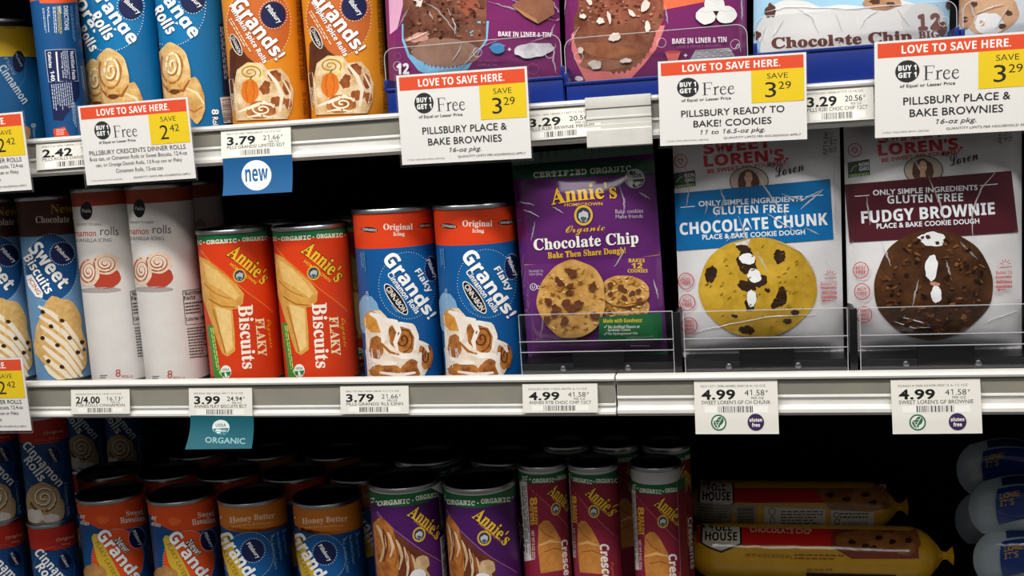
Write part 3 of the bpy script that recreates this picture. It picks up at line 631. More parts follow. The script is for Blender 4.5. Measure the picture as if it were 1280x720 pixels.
def d_annie_pouch(A):
    A.Pg([(0, 62), (470, 48), (470, 92), (0, 112)], '#23503a'); A.T('CERTIFIED ORGANIC', 218, 86, 304, 19, '#c9d2c2', rot=4, f='m', b=.03)
    A.E(381, 107, 31, 30, '#c4c4c4'); A.Pg([(352, 112), (411, 108), (404, 126), (382, 136), (360, 128)], '#3a3a3e'); A.T('USDA', 380, 97, 44, 14, '#2a2a2a', b=.04); A.T('ORGANIC', 382, 120, 46, 9, '#d8d8d8', b=.03)
    annies(A, 222, 154, 205, 52, 6, '#dcae30', '#2c0f30'); A.T('HOMEGROWN', 222, 187, 118, 10, '#d8a830', rot=2, b=.02)
    A.E(222, 221, 32, 34, '#4a1c54'); bunnyless_seal(A, 222, 221, 29, 32)
    A.T('Organic', 228, 266, 122, 32, '#dcae30', rot=4, f='c'); A.T('Chocolate Chip', 230, 306, 326, 46, '#f2eeea', rot=4, f='b', b=.014, out='#3c1246', ow=.015)
    A.T('Bake Then Share Dough!', 232, 340, 242, 25, '#e4b632', rot=4, f='b', b=.012)
    A.T('Bake cookies', 364, 208, 86, 13, '#c8b6cc', rot=2); A.T('Make friends', 364, 224, 84, 12, '#c8b6cc', rot=2)
    A.S([(38, 374), (460, 343)], 2, '#b98a3a'); A.Pg([(38, 376), (468, 345), (480, 690), (20, 690)], '#642a70')
    A.T('BAKES', 387, 361, 50, 12, '#e4b632', b=.05); A.T('12', 388, 377, 34, 17, '#e4b632', b=.06); A.T('COOKIES', 390, 393, 62, 11, '#e4b632', b=.05)
    A.T('ENLARGED TO', 75, 394, 44, 7, '#c8b6cc'); A.T('SHOW DETAIL', 75, 404, 42, 7, '#c8b6cc'); A.O(67, 443, 10, 10, 2, '#e4dce6'); A.T('U', 67, 443, 9, 10, '#e4dce6', b=.02); A.T('D', 83, 444, 9, 11, '#e4dce6', b=.02)
    K, ch = '#b9843c|#dcae66|90', '#5d3420|#754430|200'
    cookie(A, 352, 505, 76, 46, K, ch, 8, 6); cookie(A, 350, 455, 78, 48, K, ch, 9, 2, (.09, .14)); A.S([(280, 492), (330, 502), (420, 482)], 3, '#8a5a28')
    cookie(A, 188, 480, 107, 119, '#bb8540|#dfb066|70', ch, 17, 5, (.10, .155))
    for x, y in ((150, 440), (215, 420), (160, 520), (230, 500), (190, 560)): A.S([(x-14, y), (x, y+5), (x+16, y-2)], [2, 4, 2], '#9a6a30')
    A.Pg([(274, 534), (466, 520), (470, 604), (272, 606)], '#1d6a3c'); A.T('Made with Goodness!', 346, 544, 120, 13, '#e6cf3a', rot=1, b=.04)
    for i, t in enumerate(('No Artificial Flavors or', 'Synthetic Colors', 'No Hydrogenated Oils')): A.T(t, (350, 335, 346)[i], 563+i*11, (98, 70, 92)[i], 10, '#eef2ea', rot=1, b=.02)
    for y in (563, 585): A.S([(288, y), (291, y+4), (297, y-5)], 2, '#eef2ea')
    A.L(400, 622, 60, 5, 1, '#c8b6cc')
def d_loren(dx, dy, band, name, bandpts, ck):
    def d(A):
        red = '#c62f3c'; o = lambda x, y: (x+dx, y+dy)
        A.T('SWEET', *o(212, 50), 196, 34, red, rot=6, b=.07); A.T("LOREN'S.", *o(238, 86), 246, 34, red, rot=5, b=.07); A.T('BE SWEET TO YOURSELF.', *o(243, 112), 236, 12, red, rot=7, b=.03)
        A.T('xo', *o(310, 108), 24, 12, '#26262a', sh=.3, b=.02); A.T('Loren', *o(362, 117), 86, 34, '#26262a', rot=14, f='c')
        A.O(*o(48, 96), 19, 19, 2.2, red); A.S([o(40, 94), o(44, 88), o(48, 93), o(52, 88), o(56, 94), o(48, 106), o(40, 94)], 3, red)
        A.Pg([o(27, 132), o(90, 122), o(92, 168), o(29, 176)], '#3c4640'); A.T('NON', *o(74, 137), 28, 11, '#e4e6e4', rot=8, b=.04); A.T('GMO', *o(75, 150), 28, 11, '#e4e6e4', rot=8, b=.04); A.S([o(36, 158), o(44, 146), o(54, 140)], 3, '#7fae6a'); A.T('VERIFIED', *o(60, 168), 58, 8, '#a8d08a', rot=7, b=.03)
        A.E(*o(247, 154), 57, 43, '#4a4642'); A.E(*o(247, 154), 54, 40, '#b5a698'); A.B(*o(245, 158), 30, 38, '#4f3426|#5f4030|200', 3, .08); A.B(*o(246, 190), 36, 14, '#3c4a5e', 4, .05)
        A.E(*o(245, 143), 12, 17, '#cfa48a'); A.Pg([o(239, 156), o(251, 156), o(254, 174), o(236, 174)], '#c89a80'); A.S([o(232, 140), o(236, 124), o(246, 122), o(256, 126), o(259, 142)], 5, '#4f3426'); A.S([o(240, 151), o(245, 153), o(250, 151)], 1.6, '#a8524e'); A.E(*o(240, 141), 1.6, 1.2, '#2a1c18', n=8); A.E(*o(250, 141), 1.6, 1.2, '#2a1c18', n=8)
        A.Pg(bandpts, band); c = '#dfe5ea'
        A.T('ONLY SIMPLE INGREDIENTS', *o(252, 212), 304, 16, c, rot=3, b=.03); A.S([o(48, 230), o(90, 227)], 2, c); A.S([o(410, 199), o(462, 194)], 2, c)
        A.T('GLUTEN FREE', *o(252, 236), 220, 24, c, rot=2, b=.04); A.T(name, *o(260, 278), 430 if dx < 5 else 388, 36, c, rot=4, b=.055); A.T('PLACE & BAKE COOKIE DOUGH', *o(260, 309), 298, 15, c, rot=3, b=.03)
        ck(A)
        for (x, y), t in (((64, 443), ('DAIRY', 'FREE')), ((68, 505), ('NUT', 'FREE')), ((74, 572), ('100%', 'WHOLE', 'GRAIN'))):
            x, y = o(x, y); A.O(x, y, 22, 23, 2.4, red)
            for i, q in enumerate(t): A.T(q, x, y+(i-(len(t)-1)/2)*11.5, 28 if len(q) > 3 else 24, 9.5, red, b=.04)
        x, y = o(482, 428)
        for k in range(5): a = R_(20+k*35); A.S([(x+8*math.cos(a), y-8*math.sin(a)), (x+17*math.cos(a), y-17*math.sin(a))], 2, red)
        A.S([(x-16, y+8), (x+18, y+5)], 2, red)
        for i, t in enumerate(('Bakes 12', 'insanely', 'delicious', 'cookies')): A.T(t, x-4, y+22+i*13, 46, 11, red, rot=2, b=.03)
        A.S([(x-16, y+76), (x-24, y+72), (x-16, y+68)], 2, red); A.S([(x-24, y+72), (x, y+70)], 2, red)
        A.T("AF19.34!", *o(468, 45), 66, 13, '#222226', rot=86, b=.03); A.T('18:14AM C', *o(484, 42), 60, 11, '#222226', rot=86, b=.03); A.T('10:15', *o(496, 52), 40, 9, '#222226', rot=86)
    return d
def ck_chunk(A):
    A.B(272, 462, 171, 146, '#a8831f|#cfa838|45', 4, .02, n=70); d = '#2a1a12|#3c281a|150'
    A.Pg([(205, 335), (250, 322), (240, 345), (222, 350)], '#d4d4d6')
    for x, y, rx, ry, s in ((232, 350, 20, 12, 1), (240, 388, 30, 34, 2), (270, 440, 26, 24, 3), (240, 458, 26, 16, 4), (252, 505, 16, 26, 5), (335, 372, 19, 18, 6), (136, 424, 16, 26, 7), (340, 490, 14, 34, 8), (322, 510, 10, 16, 9), (380, 535, 12, 8, 10), (240, 585, 22, 12, 11), (358, 560, 12, 8, 12), (205, 545, 9, 5, 13), (300, 470, 8, 6, 14)): A.B(x, y, rx, ry, d, s, .2, rot=-12)
    for x, y, rx, ry, s in ((242, 379, 22, 17, 1), (262, 428, 20, 20, 2), (254, 494, 13, 26, 3)): A.B(x, y, rx, ry, '#e4e6ea|#f0f2f4|90', s, .12)
    rd = random.Random(2)
    for _ in range(46):
        a, r = rd.uniform(0, 6.28), math.sqrt(rd.random())*.93; x, y = 272+165*r*math.cos(a), 462+140*r*math.sin(a); A.S([(x, y), (x+rd.uniform(3, 12), y-rd.uniform(0, 8))], 2.2, '#7a5c18')
def ck_brownie(A):
    A.B(293, 455, 172, 160, '#2b1910|#55341c|38', 9, .025, n=70)
    for x, y, rx, ry, s in ((290, 322, 40, 20, 5), (288, 405, 17, 40, 1), (302, 482, 16, 24, 2), (298, 452, 14, 6, 3)): A.B(x, y, rx, ry, '#dcdde2|#eceef0|80' if s != 3 else '#b98a70', s, .14, rot=-8)
    rd = random.Random(8)
    for _ in range(150):
        a, r = rd.uniform(0, 6.28), math.sqrt(rd.random())*.93; x, y = 293+165*r*math.cos(a), 455+152*r*math.sin(a)
        if abs(x-296) < 26 and 300 < y < 510: continue
        A.B(x, y, rd.uniform(3, 11), rd.uniform(2, 6), rd.choice(['#6b4424', '#1c0f0a', '#7a5230', '#24140c', '#5a361c']), rd.random(), .3, rot=rd.uniform(-40, 40), n=14)
WH = '#cfcfd1|#d8d8da|20'
def fr(tl, tr, bl, br, y, roll=0):
    M, w, h = frame(tl, tr, bl, br, y); return M, w, h
DT = DM+.0215
def onto(M, z):
    M = M.copy(); M.translation.z = z; return M
M, w, h = fr((648, 206), (820, 192), (653, 462), (832, 454), .046)
h += M.translation.z-DT; M = onto(M, DT)
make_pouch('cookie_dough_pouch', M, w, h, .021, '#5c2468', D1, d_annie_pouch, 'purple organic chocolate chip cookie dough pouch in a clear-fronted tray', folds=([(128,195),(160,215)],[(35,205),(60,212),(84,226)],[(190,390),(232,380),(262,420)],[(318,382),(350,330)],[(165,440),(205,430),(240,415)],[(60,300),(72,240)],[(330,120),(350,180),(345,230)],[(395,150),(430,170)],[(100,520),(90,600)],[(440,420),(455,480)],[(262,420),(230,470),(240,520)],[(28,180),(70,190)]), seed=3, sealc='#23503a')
M, w, h = fr((834, 160), (1044, 148), (857, 446), (1060, 442), .046); h += M.translation.z-DT; M = onto(M, DT)
GP = 'white cookie dough pouches on the middle shelf'
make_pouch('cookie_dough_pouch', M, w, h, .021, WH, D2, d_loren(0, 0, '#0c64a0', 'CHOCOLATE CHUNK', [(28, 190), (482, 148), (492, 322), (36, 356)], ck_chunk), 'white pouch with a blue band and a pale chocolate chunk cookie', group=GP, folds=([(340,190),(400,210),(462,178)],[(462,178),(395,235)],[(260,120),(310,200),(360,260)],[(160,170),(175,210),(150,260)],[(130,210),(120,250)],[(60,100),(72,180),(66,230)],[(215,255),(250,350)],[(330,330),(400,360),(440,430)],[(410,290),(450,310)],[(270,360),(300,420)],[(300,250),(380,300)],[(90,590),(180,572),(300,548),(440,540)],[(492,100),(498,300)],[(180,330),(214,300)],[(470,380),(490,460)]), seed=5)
M2, w2, h2 = fr((1047, 160), (1270, 148), (1068, 448), (1284, 442), .046); h2 += M2.translation.z-DT; M2 = onto(M2, DT)
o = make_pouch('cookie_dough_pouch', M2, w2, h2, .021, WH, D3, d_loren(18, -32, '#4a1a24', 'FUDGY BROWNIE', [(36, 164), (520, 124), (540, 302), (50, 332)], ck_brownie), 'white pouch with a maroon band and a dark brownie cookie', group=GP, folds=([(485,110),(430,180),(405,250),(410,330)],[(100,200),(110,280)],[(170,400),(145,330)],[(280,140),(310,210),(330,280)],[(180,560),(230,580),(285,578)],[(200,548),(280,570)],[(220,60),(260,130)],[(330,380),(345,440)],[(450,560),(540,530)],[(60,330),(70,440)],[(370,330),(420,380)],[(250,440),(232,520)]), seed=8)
M3 = M2.copy(); M3.translation.x += w2+.010
copy_tree(o, M3, 'white brownie cookie pouch just cut off by the right photo edge', GP)

TG = 'clear-fronted trays on the middle shelf'
yt = .010
zz = lambda u, v: P(u, v, yt)[2]
RD = ((.0310, .0010, .0010), (.0385, .0034, .0030))
x0, x1 = P(650, 430, yt)[0], P(842, 425, yt)[0]
tray('display_tray', 'clear acrylic tray holding the purple cookie dough pouch', x0, x1, DM, DM+.002, zz(745, 391), yt, 'black', TG, divider=(((x1-x0)/2+.0035),), ridges=RD)
x0, x1 = P(855, 425, yt)[0], P(1060, 425, yt)[0]
tray('display_tray', 'clear acrylic tray holding the white pouch with the blue band', x0, x1, DM, DM+.002, zz(955, 387), yt, 'black', TG, divider=(((x1-x0)/2+.0045),), ridges=RD)
x0, x1 = P(1075, 425, yt)[0], P(1290, 420, yt)[0]
tray('display_tray', 'clear acrylic tray holding the white pouch with the maroon band', x0, x1, DM, DM+.002, zz(1180, 382), yt, 'black', TG, divider=(((x1-x0)/2+.0045),), ridges=RD)

# ---- upper shelf pouches
PU = '#74285f|#7c2c68|12'
def liner(A, pts, c, depth, n):
    """pleated paper cup rim: zigzag along a polyline"""
    p = np.array(pts, float); s = np.linspace(0, len(p)-1, n); q = np.stack([np.interp(s, range(len(p)), p[:, 0]), np.interp(s, range(len(p)), p[:, 1])], 1)
    q[::2, 1] -= depth; return [tuple(a) for a in q]
def d_brownie_blue(A):
    A.Pg([(0, -900), (126, -900), (126, 40), (90, 190), (40, 230)], '#d8a0c4|#e0accc|30')
    B = '#5a3428|#8a5a48|60'
    A.Pg([(118, 160), (700, 140), (690, 270), (640, 340), (560, 460), (440, 520), (330, 520), (230, 470), (160, 380), (120, 270)], '#74b4dc|#86c0e4|60')
    A.Pg([(126, -900), (690, -900), (684, 130), (680, 260), (600, 380)]+liner(A, [(560, 430), (500, 452), (420, 462), (330, 456), (262, 432)], 0, 26, 25)+[(170, 360), (130, 250)], B)
    A.B(410, 350, 225, 95, '#8a6656|#a07c6a|50', 2, .06); A.B(230, 250, 80, 28, '#c89484|#d8a898|80', 5, .2, rot=8); A.B(560, 30, 80, 60, '#8a4a38|#a05c46|120', 6, .2); A.B(230, -10, 30, 60, '#f0ece8|#e0d4cc|60', 7, .2)
    rd = random.Random(5)
    for _ in range(90):
        x, y = rd.uniform(140, 670), rd.uniform(-80, 250); A.B(x, y, rd.uniform(5, 14), rd.uniform(4, 10), rd.choice(['#452418', '#9a6a54', '#6a3e2e', '#3a1c14']), rd.random(), .3)
    A.Pg([(855, 38), (1000, -60), (1130, 10), (1140, 95), (1030, 160), (940, 110)], '#8a5a44|#9a6a52|60'); A.Pg([(855, 38), (940, 110), (1030, 160), (1020, 130), (900, 60)], '#b9825c')
    A.T('BAKE IN LINER & TIN', 940, 230, 350, 32, '#f2ecf0', rot=-1, b=.04)
    A.B(760, 322, 48, 36, '#3f86b8|#4a92c4|60', 2, .05); A.S([(705, 318), (760, 296), (812, 306)], 5, '#6aa8d0'); A.T('+', 840, 330, 22, 22, '#f0e8f0', b=.03)
    A.B(1000, 335, 125, 52, '#b4aeb8|#e8e6ea|70', 3, .14, rot=6)
    A.T('NOT INCLUDED', 700, 405, 130, 16, '#9a5c90'); A.T('LINER & TIN', 690, 432, 130, 16, '#9a5c90')
    A.T('12', 130, 460, 84, 76, '#f4eef2', rot=2, b=.08)
    A.O(95, 375, 22, 22, 2, '#9a5c90'); A.O(995, 460, 40, 34, 3, '#9a5c90')
def d_brownie_pink(A):
    A.Pg([(690, -900), (965, -900), (960, 14), (690, 66)], '#ef6a48|#f27350|20')
    A.Pg([(76, 230), (120, 180), (700, 170), (684, 220), (640, 330), (560, 430), (440, 560), (180, 560), (110, 420), (78, 330)], '#e07a78|#e88886|60')
    A.Pg([(115, -900), (690, -900), (690, 130), (660, 190)]+liner(A, [(640, 230), (610, 330), (540, 430), (440, 490), (340, 500)], 0, 22, 23)+[(220, 470), (140, 400), (96, 280), (92, 130), (120, 60)], '#6a3a28|#96604a|50')
    A.Pg([(115, -900), (690, -900), (668, 100), (600, 160), (460, 120), (300, 140), (200, 60), (130, 40)], '#7a4232|#9c5e4a|95')
    A.B(330, 340, 210, 50, '#8a5238|#a86e4c|60', 3, .08, rot=-8); A.B(280, 430, 150, 40, '#93604a|#a87660|60', 4, .1)
    rd = random.Random(9)
    for _ in range(80):
        x, y = rd.uniform(130, 670), rd.uniform(-60, 160); A.B(x, y, rd.uniform(5, 13), rd.uniform(4, 9), rd.choice(['#5a2c20', '#a87060', '#82503e', '#b98a78']), rd.random(), .3)
    for x, y, rx, ry, s in ((366, 248, 36, 30, 1), (236, 432, 32, 40, 2), (585, 178, 34, 20, 3), (196, 8, 30, 16, 4), (272, 140, 26, 20, 5), (440, 405, 44, 13, 6), (140, 335, 18, 22, 7), (570, 40, 36, 30, 8), (330, 118, 40, 12, 9), (480, 90, 30, 14, 10), (155, 110, 22, 16, 11)): A.B(x, y, rx, ry, '#dccabc|#ece0d4|90', s, .2, rot=s*31)
    for x, y in ((1030, 30), (975, 105), (1110, 100)): A.B(x, y, 68, 58, '#e2e2e0|#ededeb|30', x, .05); A.S([(x-40, y-30), (x, y-18), (x+44, y-32)], 4, '#cfcfd0')
    A.Pg([(1020, 75), (1060, 75), (1042, 112)], '#3a2030')
    A.T('BAKE IN LINER & TIN', 930, 270, 362, 36, '#f4ecf2', rot=2, b=.05); A.T('LINER & TIN NOT INCLUDED', 930, 308, 290, 16, '#a06a96', rot=2)
    A.Pg([(700, 346), (806, 342), (780, 420), (728, 424)], '#e0706c'); A.E(753, 348, 54, 10, '#c85a58'); A.T('+', 838, 370, 24, 24, '#f0e8f0', b=.03)
    A.Pg([(905, 335), (1130, 320), (1180, 400), (860, 410)], '#b4b2b8')
    for i in range(5):
        for j in range(2): A.E(930+i*50-j*6, 350+j*30-i*3, 19, 10, '#8f8d94'); A.E(930+i*50-j*6, 352+j*30-i*3, 15, 7, '#c8c6cc')
    A.B(130, 525, 28, 16, '#e8e2e4', 2, .1)
def d_choc_white(A):
    A.B(120, 150, 62, 74, '#dedddb|#e6e5e3|12', 1, .04); A.B(240, 110, 160, 108, '#e2e1df|#e9e8e6|12', 2, .05); A.B(470, 130, 240, 110, '#e0dfdd|#e8e7e5|12', 3, .05); A.B(700, 120, 170, 120, '#dedddb|#e6e5e3|12', 4, .05); A.Pg([(80, 150), (880, 110), (900, 260), (70, 260)], '#e0dfdd|#e7e6e4|12')
    A.B(820, 100, 100, 84, '#d2d2d2|#dadada|12', 5, .02)
    for x, y, r in ((120, 50, 26), (60, 160, 16), (905, 130, 26), (980, 120, 18), (950, 20, 22)): A.B(x, y, r, r*1.2, '#5a3a36|#6a4642|80', x, .2)
    A.B(630, 12, 86, 36, '#a87c5c|#c49a78|60', 4, .1); A.B(600, 6, 26, 14, '#5a3a30', 5, .2); A.B(670, 20, 22, 10, '#5a3a30', 6, .2)
    A.T('Chocolate Chip', 446, 188, 642, 66, '#6e403a', rot=3, f='b', b=.03); A.T('12', 846, 100, 104, 78, '#7c5450', rot=3, f='m', b=.06); A.T('BIG', 845, 158, 96, 34, '#7c5450', rot=3, f='b', b=.02)
def d_right(A):
    A.B(1120, 60, 130, 100, '#b98a66|#d8b08c|40', 3, .08); A.B(1010, 40, 44, 90, '#a87c5c|#c89a78|50', 4, .1); A.B(1120, 110, 70, 50, '#e4e4e4|#efefef|30', 6, .1)
    for x, y in ((1010, 90), (1210, 60), (1180, 120), (1050, 20)): A.B(x, y, 16, 13, '#5a3a30', x, .2)
DTU = DU+.0032
UG = 'dough pouches on the upper shelf'
def upouch(bl, br, dx, dxr, c, crop, d, label, seed, folds=()):
    M, w, h = fr((bl[0]+dx, bl[1]-205), (br[0]+dxr, br[1]-205), bl, br, .045); h += M.translation.z-DTU
    make_pouch('dough_pouch', onto(M, DTU), w, h, .019, c, crop, d, label, group=UG, seed=seed, folds=folds)
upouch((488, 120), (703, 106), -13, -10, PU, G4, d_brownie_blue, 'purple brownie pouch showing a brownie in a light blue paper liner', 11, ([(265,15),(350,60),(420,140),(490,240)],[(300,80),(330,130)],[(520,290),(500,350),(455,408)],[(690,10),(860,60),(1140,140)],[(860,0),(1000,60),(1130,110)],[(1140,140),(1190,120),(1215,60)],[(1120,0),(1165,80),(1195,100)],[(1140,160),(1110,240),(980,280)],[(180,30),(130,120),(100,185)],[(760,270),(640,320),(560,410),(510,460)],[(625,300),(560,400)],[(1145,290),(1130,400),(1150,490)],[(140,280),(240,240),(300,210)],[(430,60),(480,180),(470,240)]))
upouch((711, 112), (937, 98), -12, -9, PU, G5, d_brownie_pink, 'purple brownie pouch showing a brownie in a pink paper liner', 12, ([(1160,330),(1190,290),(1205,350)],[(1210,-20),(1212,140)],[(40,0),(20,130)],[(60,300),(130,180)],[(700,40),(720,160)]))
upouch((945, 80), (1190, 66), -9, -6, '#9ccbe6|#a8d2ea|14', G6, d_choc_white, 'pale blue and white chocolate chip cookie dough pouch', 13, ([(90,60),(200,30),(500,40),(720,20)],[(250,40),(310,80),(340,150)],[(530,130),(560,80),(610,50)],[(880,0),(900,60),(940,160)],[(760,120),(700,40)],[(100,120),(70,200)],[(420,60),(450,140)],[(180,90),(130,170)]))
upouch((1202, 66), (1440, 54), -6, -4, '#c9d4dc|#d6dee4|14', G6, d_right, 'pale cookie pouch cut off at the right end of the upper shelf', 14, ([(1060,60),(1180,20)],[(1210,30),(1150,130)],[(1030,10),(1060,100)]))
TB = 'blue trays with clear fronts on the upper shelf'
yb = .008
def utray(u0, u1, vb0, vb1, vt0, vt1, label):
    a, b = P(u0, vb0, yb), P(u1, vb1, yb); c, d = P(u0, vt0, yb), P(u1, vt1, yb)
    tray('display_tray', label, a[0]+.0008, b[0]-.0008, DU, (a[2]+b[2])/2, (c[2]+d[2])/2, yb, 'blue', TB)
utray(482, 704.5, 113, 98, 58, 44, 'blue tray with clear front holding the blue-liner brownie pouch')
utray(706.5, 937, 105, 90, 48, 29, 'blue tray with clear front holding the pink-liner brownie pouch')
utray(943, 1198, 67, 52, 20, 0, 'blue tray with clear front holding the pale chocolate chip pouch')
utray(1202, 1440, 50, 36, -2, -16, 'blue tray with clear front at the right photo edge')

# ================================================================= sale signs and price tags
def free_word(A, x, y, w, h, c):
    """the word Free in an old-style serif; x,y centre, h cap height"""
    X = lambda a: x-w/2+a*w; Y = lambda b: y+h/2-b*h
    q = lambda pts: A.Pg([(X(a), Y(b)) for a, b in pts], c, False)
    q([(.05, 0), (.105, 0), (.105, 1), (.05, 1)]); q([(0, 0), (.17, 0), (.17, .03), (0, .03)]); q([(0, .965), (.30, .965), (.30, 1), (0, 1)]); q([(.285, 1), (.30, 1), (.305, .80), (.29, .80)]); q([(.10, .50), (.24, .50), (.24, .535), (.10, .535)]); q([(.235, .42), (.25, .42), (.25, .61), (.235, .61)])
    q([(.37, 0), (.415, 0), (.415, .62), (.37, .58)]); q([(.33, 0), (.46, 0), (.46, .03), (.33, .03)]); q([(.33, .58), (.415, .64), (.415, .60), (.37, .57)])
    A.S([(X(a), Y(b)) for a, b in ((.41, .46), (.44, .57), (.48, .61), (.515, .60))], [h*.04, h*.06, h*.09, h*.12], c)
    for ox in (.535, .775):
        A.S([(X(ox+a), Y(b)) for a, b in ((.025, .36), (.185, .40), (.175, .53), (.135, .61), (.095, .62), (.045, .53), (.022, .34), (.032, .16), (.075, .03), (.125, 0), (.17, .04), (.205, .14))], [h*.035, h*.035, h*.07, h*.06, h*.04, h*.08, h*.09, h*.09, h*.09, h*.07, h*.05, h*.03], c)
def sign_art(kind):
    def d(A):
        w, h = A.wh; A.inv = lambda uv: np.stack([(uv[:, 0]/1000-.5)*w, (1-uv[:, 1]/680)*h], 1)
        A.Rr(20, 16, 982, 118, '#e2502c'); A.T('LOVE TO SAVE HERE.', 498, 67, 660, 58, '#fbf6f2', b=.045)
        A.E(203, 221, 75, 78, '#2a2a2c'); A.T('BUY 1', 203, 196, 112, 38, '#f6f6f4', f='B', b=.02); A.T('GET 1', 203, 246, 114, 38, '#f6f6f4', f='B', b=.02)
        free_word(A, 412, 240, 222, 100, '#3c3c3e'); A.T('of Equal or Lesser Price', 326, 326, 338, 30, '#3a3a3a', b=.015)
        A.Rr(634, 118, 984, 374, '#ebcb1e'); A.T('SAVE', 808, 168, 138, 42, '#3a3620', b=.0); g = '#26241c'
        if kind == 1:
            A.T('2', 762, 276, 76, 120, g, b=.0); A.T('42', 856, 246, 84, 58, g)
            A.T('PILLSBURY CRESCENTS DINNER ROLLS', 498, 408, 880, 38, '#2c2c2e', b=.0)
            for i, (t, ww) in enumerate((('8-oz can, or Cinnamon Rolls or Sweet Biscuits, 12.4-oz', 890), ('can, or Orange Danish Rolls, 13.9-oz can or Flaky', 790), ('Cinnamon Rolls, 13-oz can', 430))): A.T(t, 500, 462+i*56, ww, 40, '#4a4a4c')
        else:
            A.T('3', 762, 276, 74, 120, g, b=.0); A.T('29', 856, 246, 84, 58, g)
            a, b, t = ('PILLSBURY READY TO', 'BAKE! COOKIES', '11 to 16.5-oz pkg.') if kind == 3 else ('PILLSBURY PLACE &', 'BAKE BROWNIES', '16-oz pkg.')
            A.T(a, 502, 430, 700 if kind == 3 else 650, 54, '#222224', b=.01); A.T(b, 500, 516, 530 if kind == 3 else 568, 54, '#222224', b=.01); A.T(t, 500, 590, 440 if kind == 3 else 244, 46, '#3a3a3c', sh=.25)
        A.T('QUANTITY LIMITS PER HOUSEHOLD APPLY', 700, 640, 520, 20, '#5a5a5c'); A.T('(1232) 1024 GRO 8/Mar (207/20)', 190, 646, 290, 15, '#7a7a7c')
    return d
def make_sign(M, w, h, kind, label, group):
    root = empty('sale_sign', M, label, 'sign', group)
    def draw(A): A.wh = (w, h); sign_art(kind)(A)
    sheet_mesh('card', root, M, Matrix(), w, h, flat, '#e9e7e4', (0, 0, 1), draw, th=.0006)
    s = MB(); e = .0012; s.plate([(-w/2-e, -.0022), (w/2+e, -.0022), (w/2+e, h+e), (-w/2-e, h+e)], -.0010, -.0006, SLEEVE(), edge_mat()); s.plate([(-w/2-e, -.0022), (w/2+e, -.0022), (w/2+e, h+e), (-w/2-e, h+e)], .0007, .0010, SLEEVE(), edge_mat()); s.build('sleeve', root, smooth=False)
    c = MB(); zc = h*.42; c.box(-.014, .0011, zc-.008, .014, .0146, zc+.008, mt('#c8c8c8|#d0d0d0|30', 'plastic'), .001); c.build('holder_clip', root)
    return root
SG = 'buy one get one sale signs'
yS = -.018
M, w, h = frame((101.3, 132.5), (237.4, 120.8), (104.5, 232), (241.9, 223), yS)
o = make_sign(M, w, h, 1, 'sale sign for crescent dinner rolls in front of the blue orange roll cans', SG)
def shift_sign(u, v, label):
    """copy whose right top corner is seen at u,v"""
    N = M.copy(); p = P(u, v, yS); c = M@Vector((w/2, 0, h)); N.translation = M.translation+Vector(p)-c
    copy_tree(o, N, label, SG)
shift_sign(27.5, 139.5, 'dinner rolls sale sign cut by the photo edge on the upper shelf rail')
shift_sign(27.5, 447, 'dinner rolls sale sign cut by the photo edge on the middle shelf rail')
for k, cs, lb in ((2, ((496.3, 94.8), (659.3, 82.2), (501.7, 206), (663.6, 198)), 'brownies sale sign in front of the blue-liner brownie pouch'),
                  (3, ((823, 77.3), (1005, 65), (824.5, 182.3), (1011.7, 174)), 'ready to bake cookies sale sign right of the rail joint clip'),
                  (2, ((1091.7, 52.7), (1298, 38), (1095, 172.5), (1302, 162)), 'brownies sale sign at the right photo edge')):
    Ms, ws, hs = frame(*cs, yS); make_sign(Ms, ws, hs, k, lb, SG)
def tag_art(code, price, per, name, hh, full=False, k=1.0):
    def d(A):
        w, h = A.wh; A.inv = lambda uv: np.stack([(uv[:, 0]/1000-.5)*w, (1-uv[:, 1]/hh)*h], 1)
        dk = '#161616'
        A.T(code, 470, 72*k, 780, 26*k, '#5e5c58'); A.T(price, 290, 170*k, 410, 118*k, dk, f='x', b=.03); A.T(per[:-1], 725, 150*k, 235, 66*k, '#2a2a2a', b=.01)
        if per: A.T('¢', 872, 134*k, 26, 34*k, '#2a2a2a')
        A.T('PER OZ', 760, 210*k, 150, 28*k, '#4a4a48'); A.T(name, 500, 256*k, 830, 44*k, '#33332f')
        A.Rr(120, 300*k, 880, 376*k, '#f2f0ec'); A.BC(490, 336*k, 420, 72*k, '#34342f', seed=len(name)+3)
        if full:
            g = '#2f6b50'; A.E(285, 487, 94, 94, g); A.E(285, 487, 76, 76, '#e9e8e0'); A.B(300, 470, 40, 55, g, 3, .04, rot=-30); A.B(262, 505, 34, 50, g, 3, .04, rot=30)
            for a, b in (((330, 420), (262, 540)), ((240, 470), (286, 560))): A.S([a, b], 7, '#e9e8e0')
            for t in (.3, .55, .8):
                x, y = 330-68*t, 420+120*t; A.S([(x-34, y-4), (x, y), (x+14, y-34)], 5, '#e9e8e0')
            A.E(730, 484, 98, 98, '#3a2652'); A.T('gluten', 730, 462, 150, 56, '#f0eee8', b=.06); A.T('free', 730, 514, 96, 46, '#f0eee8', b=.06)
    return d
TGp = 'shelf price tags'
PAPER = '#e4e2da'
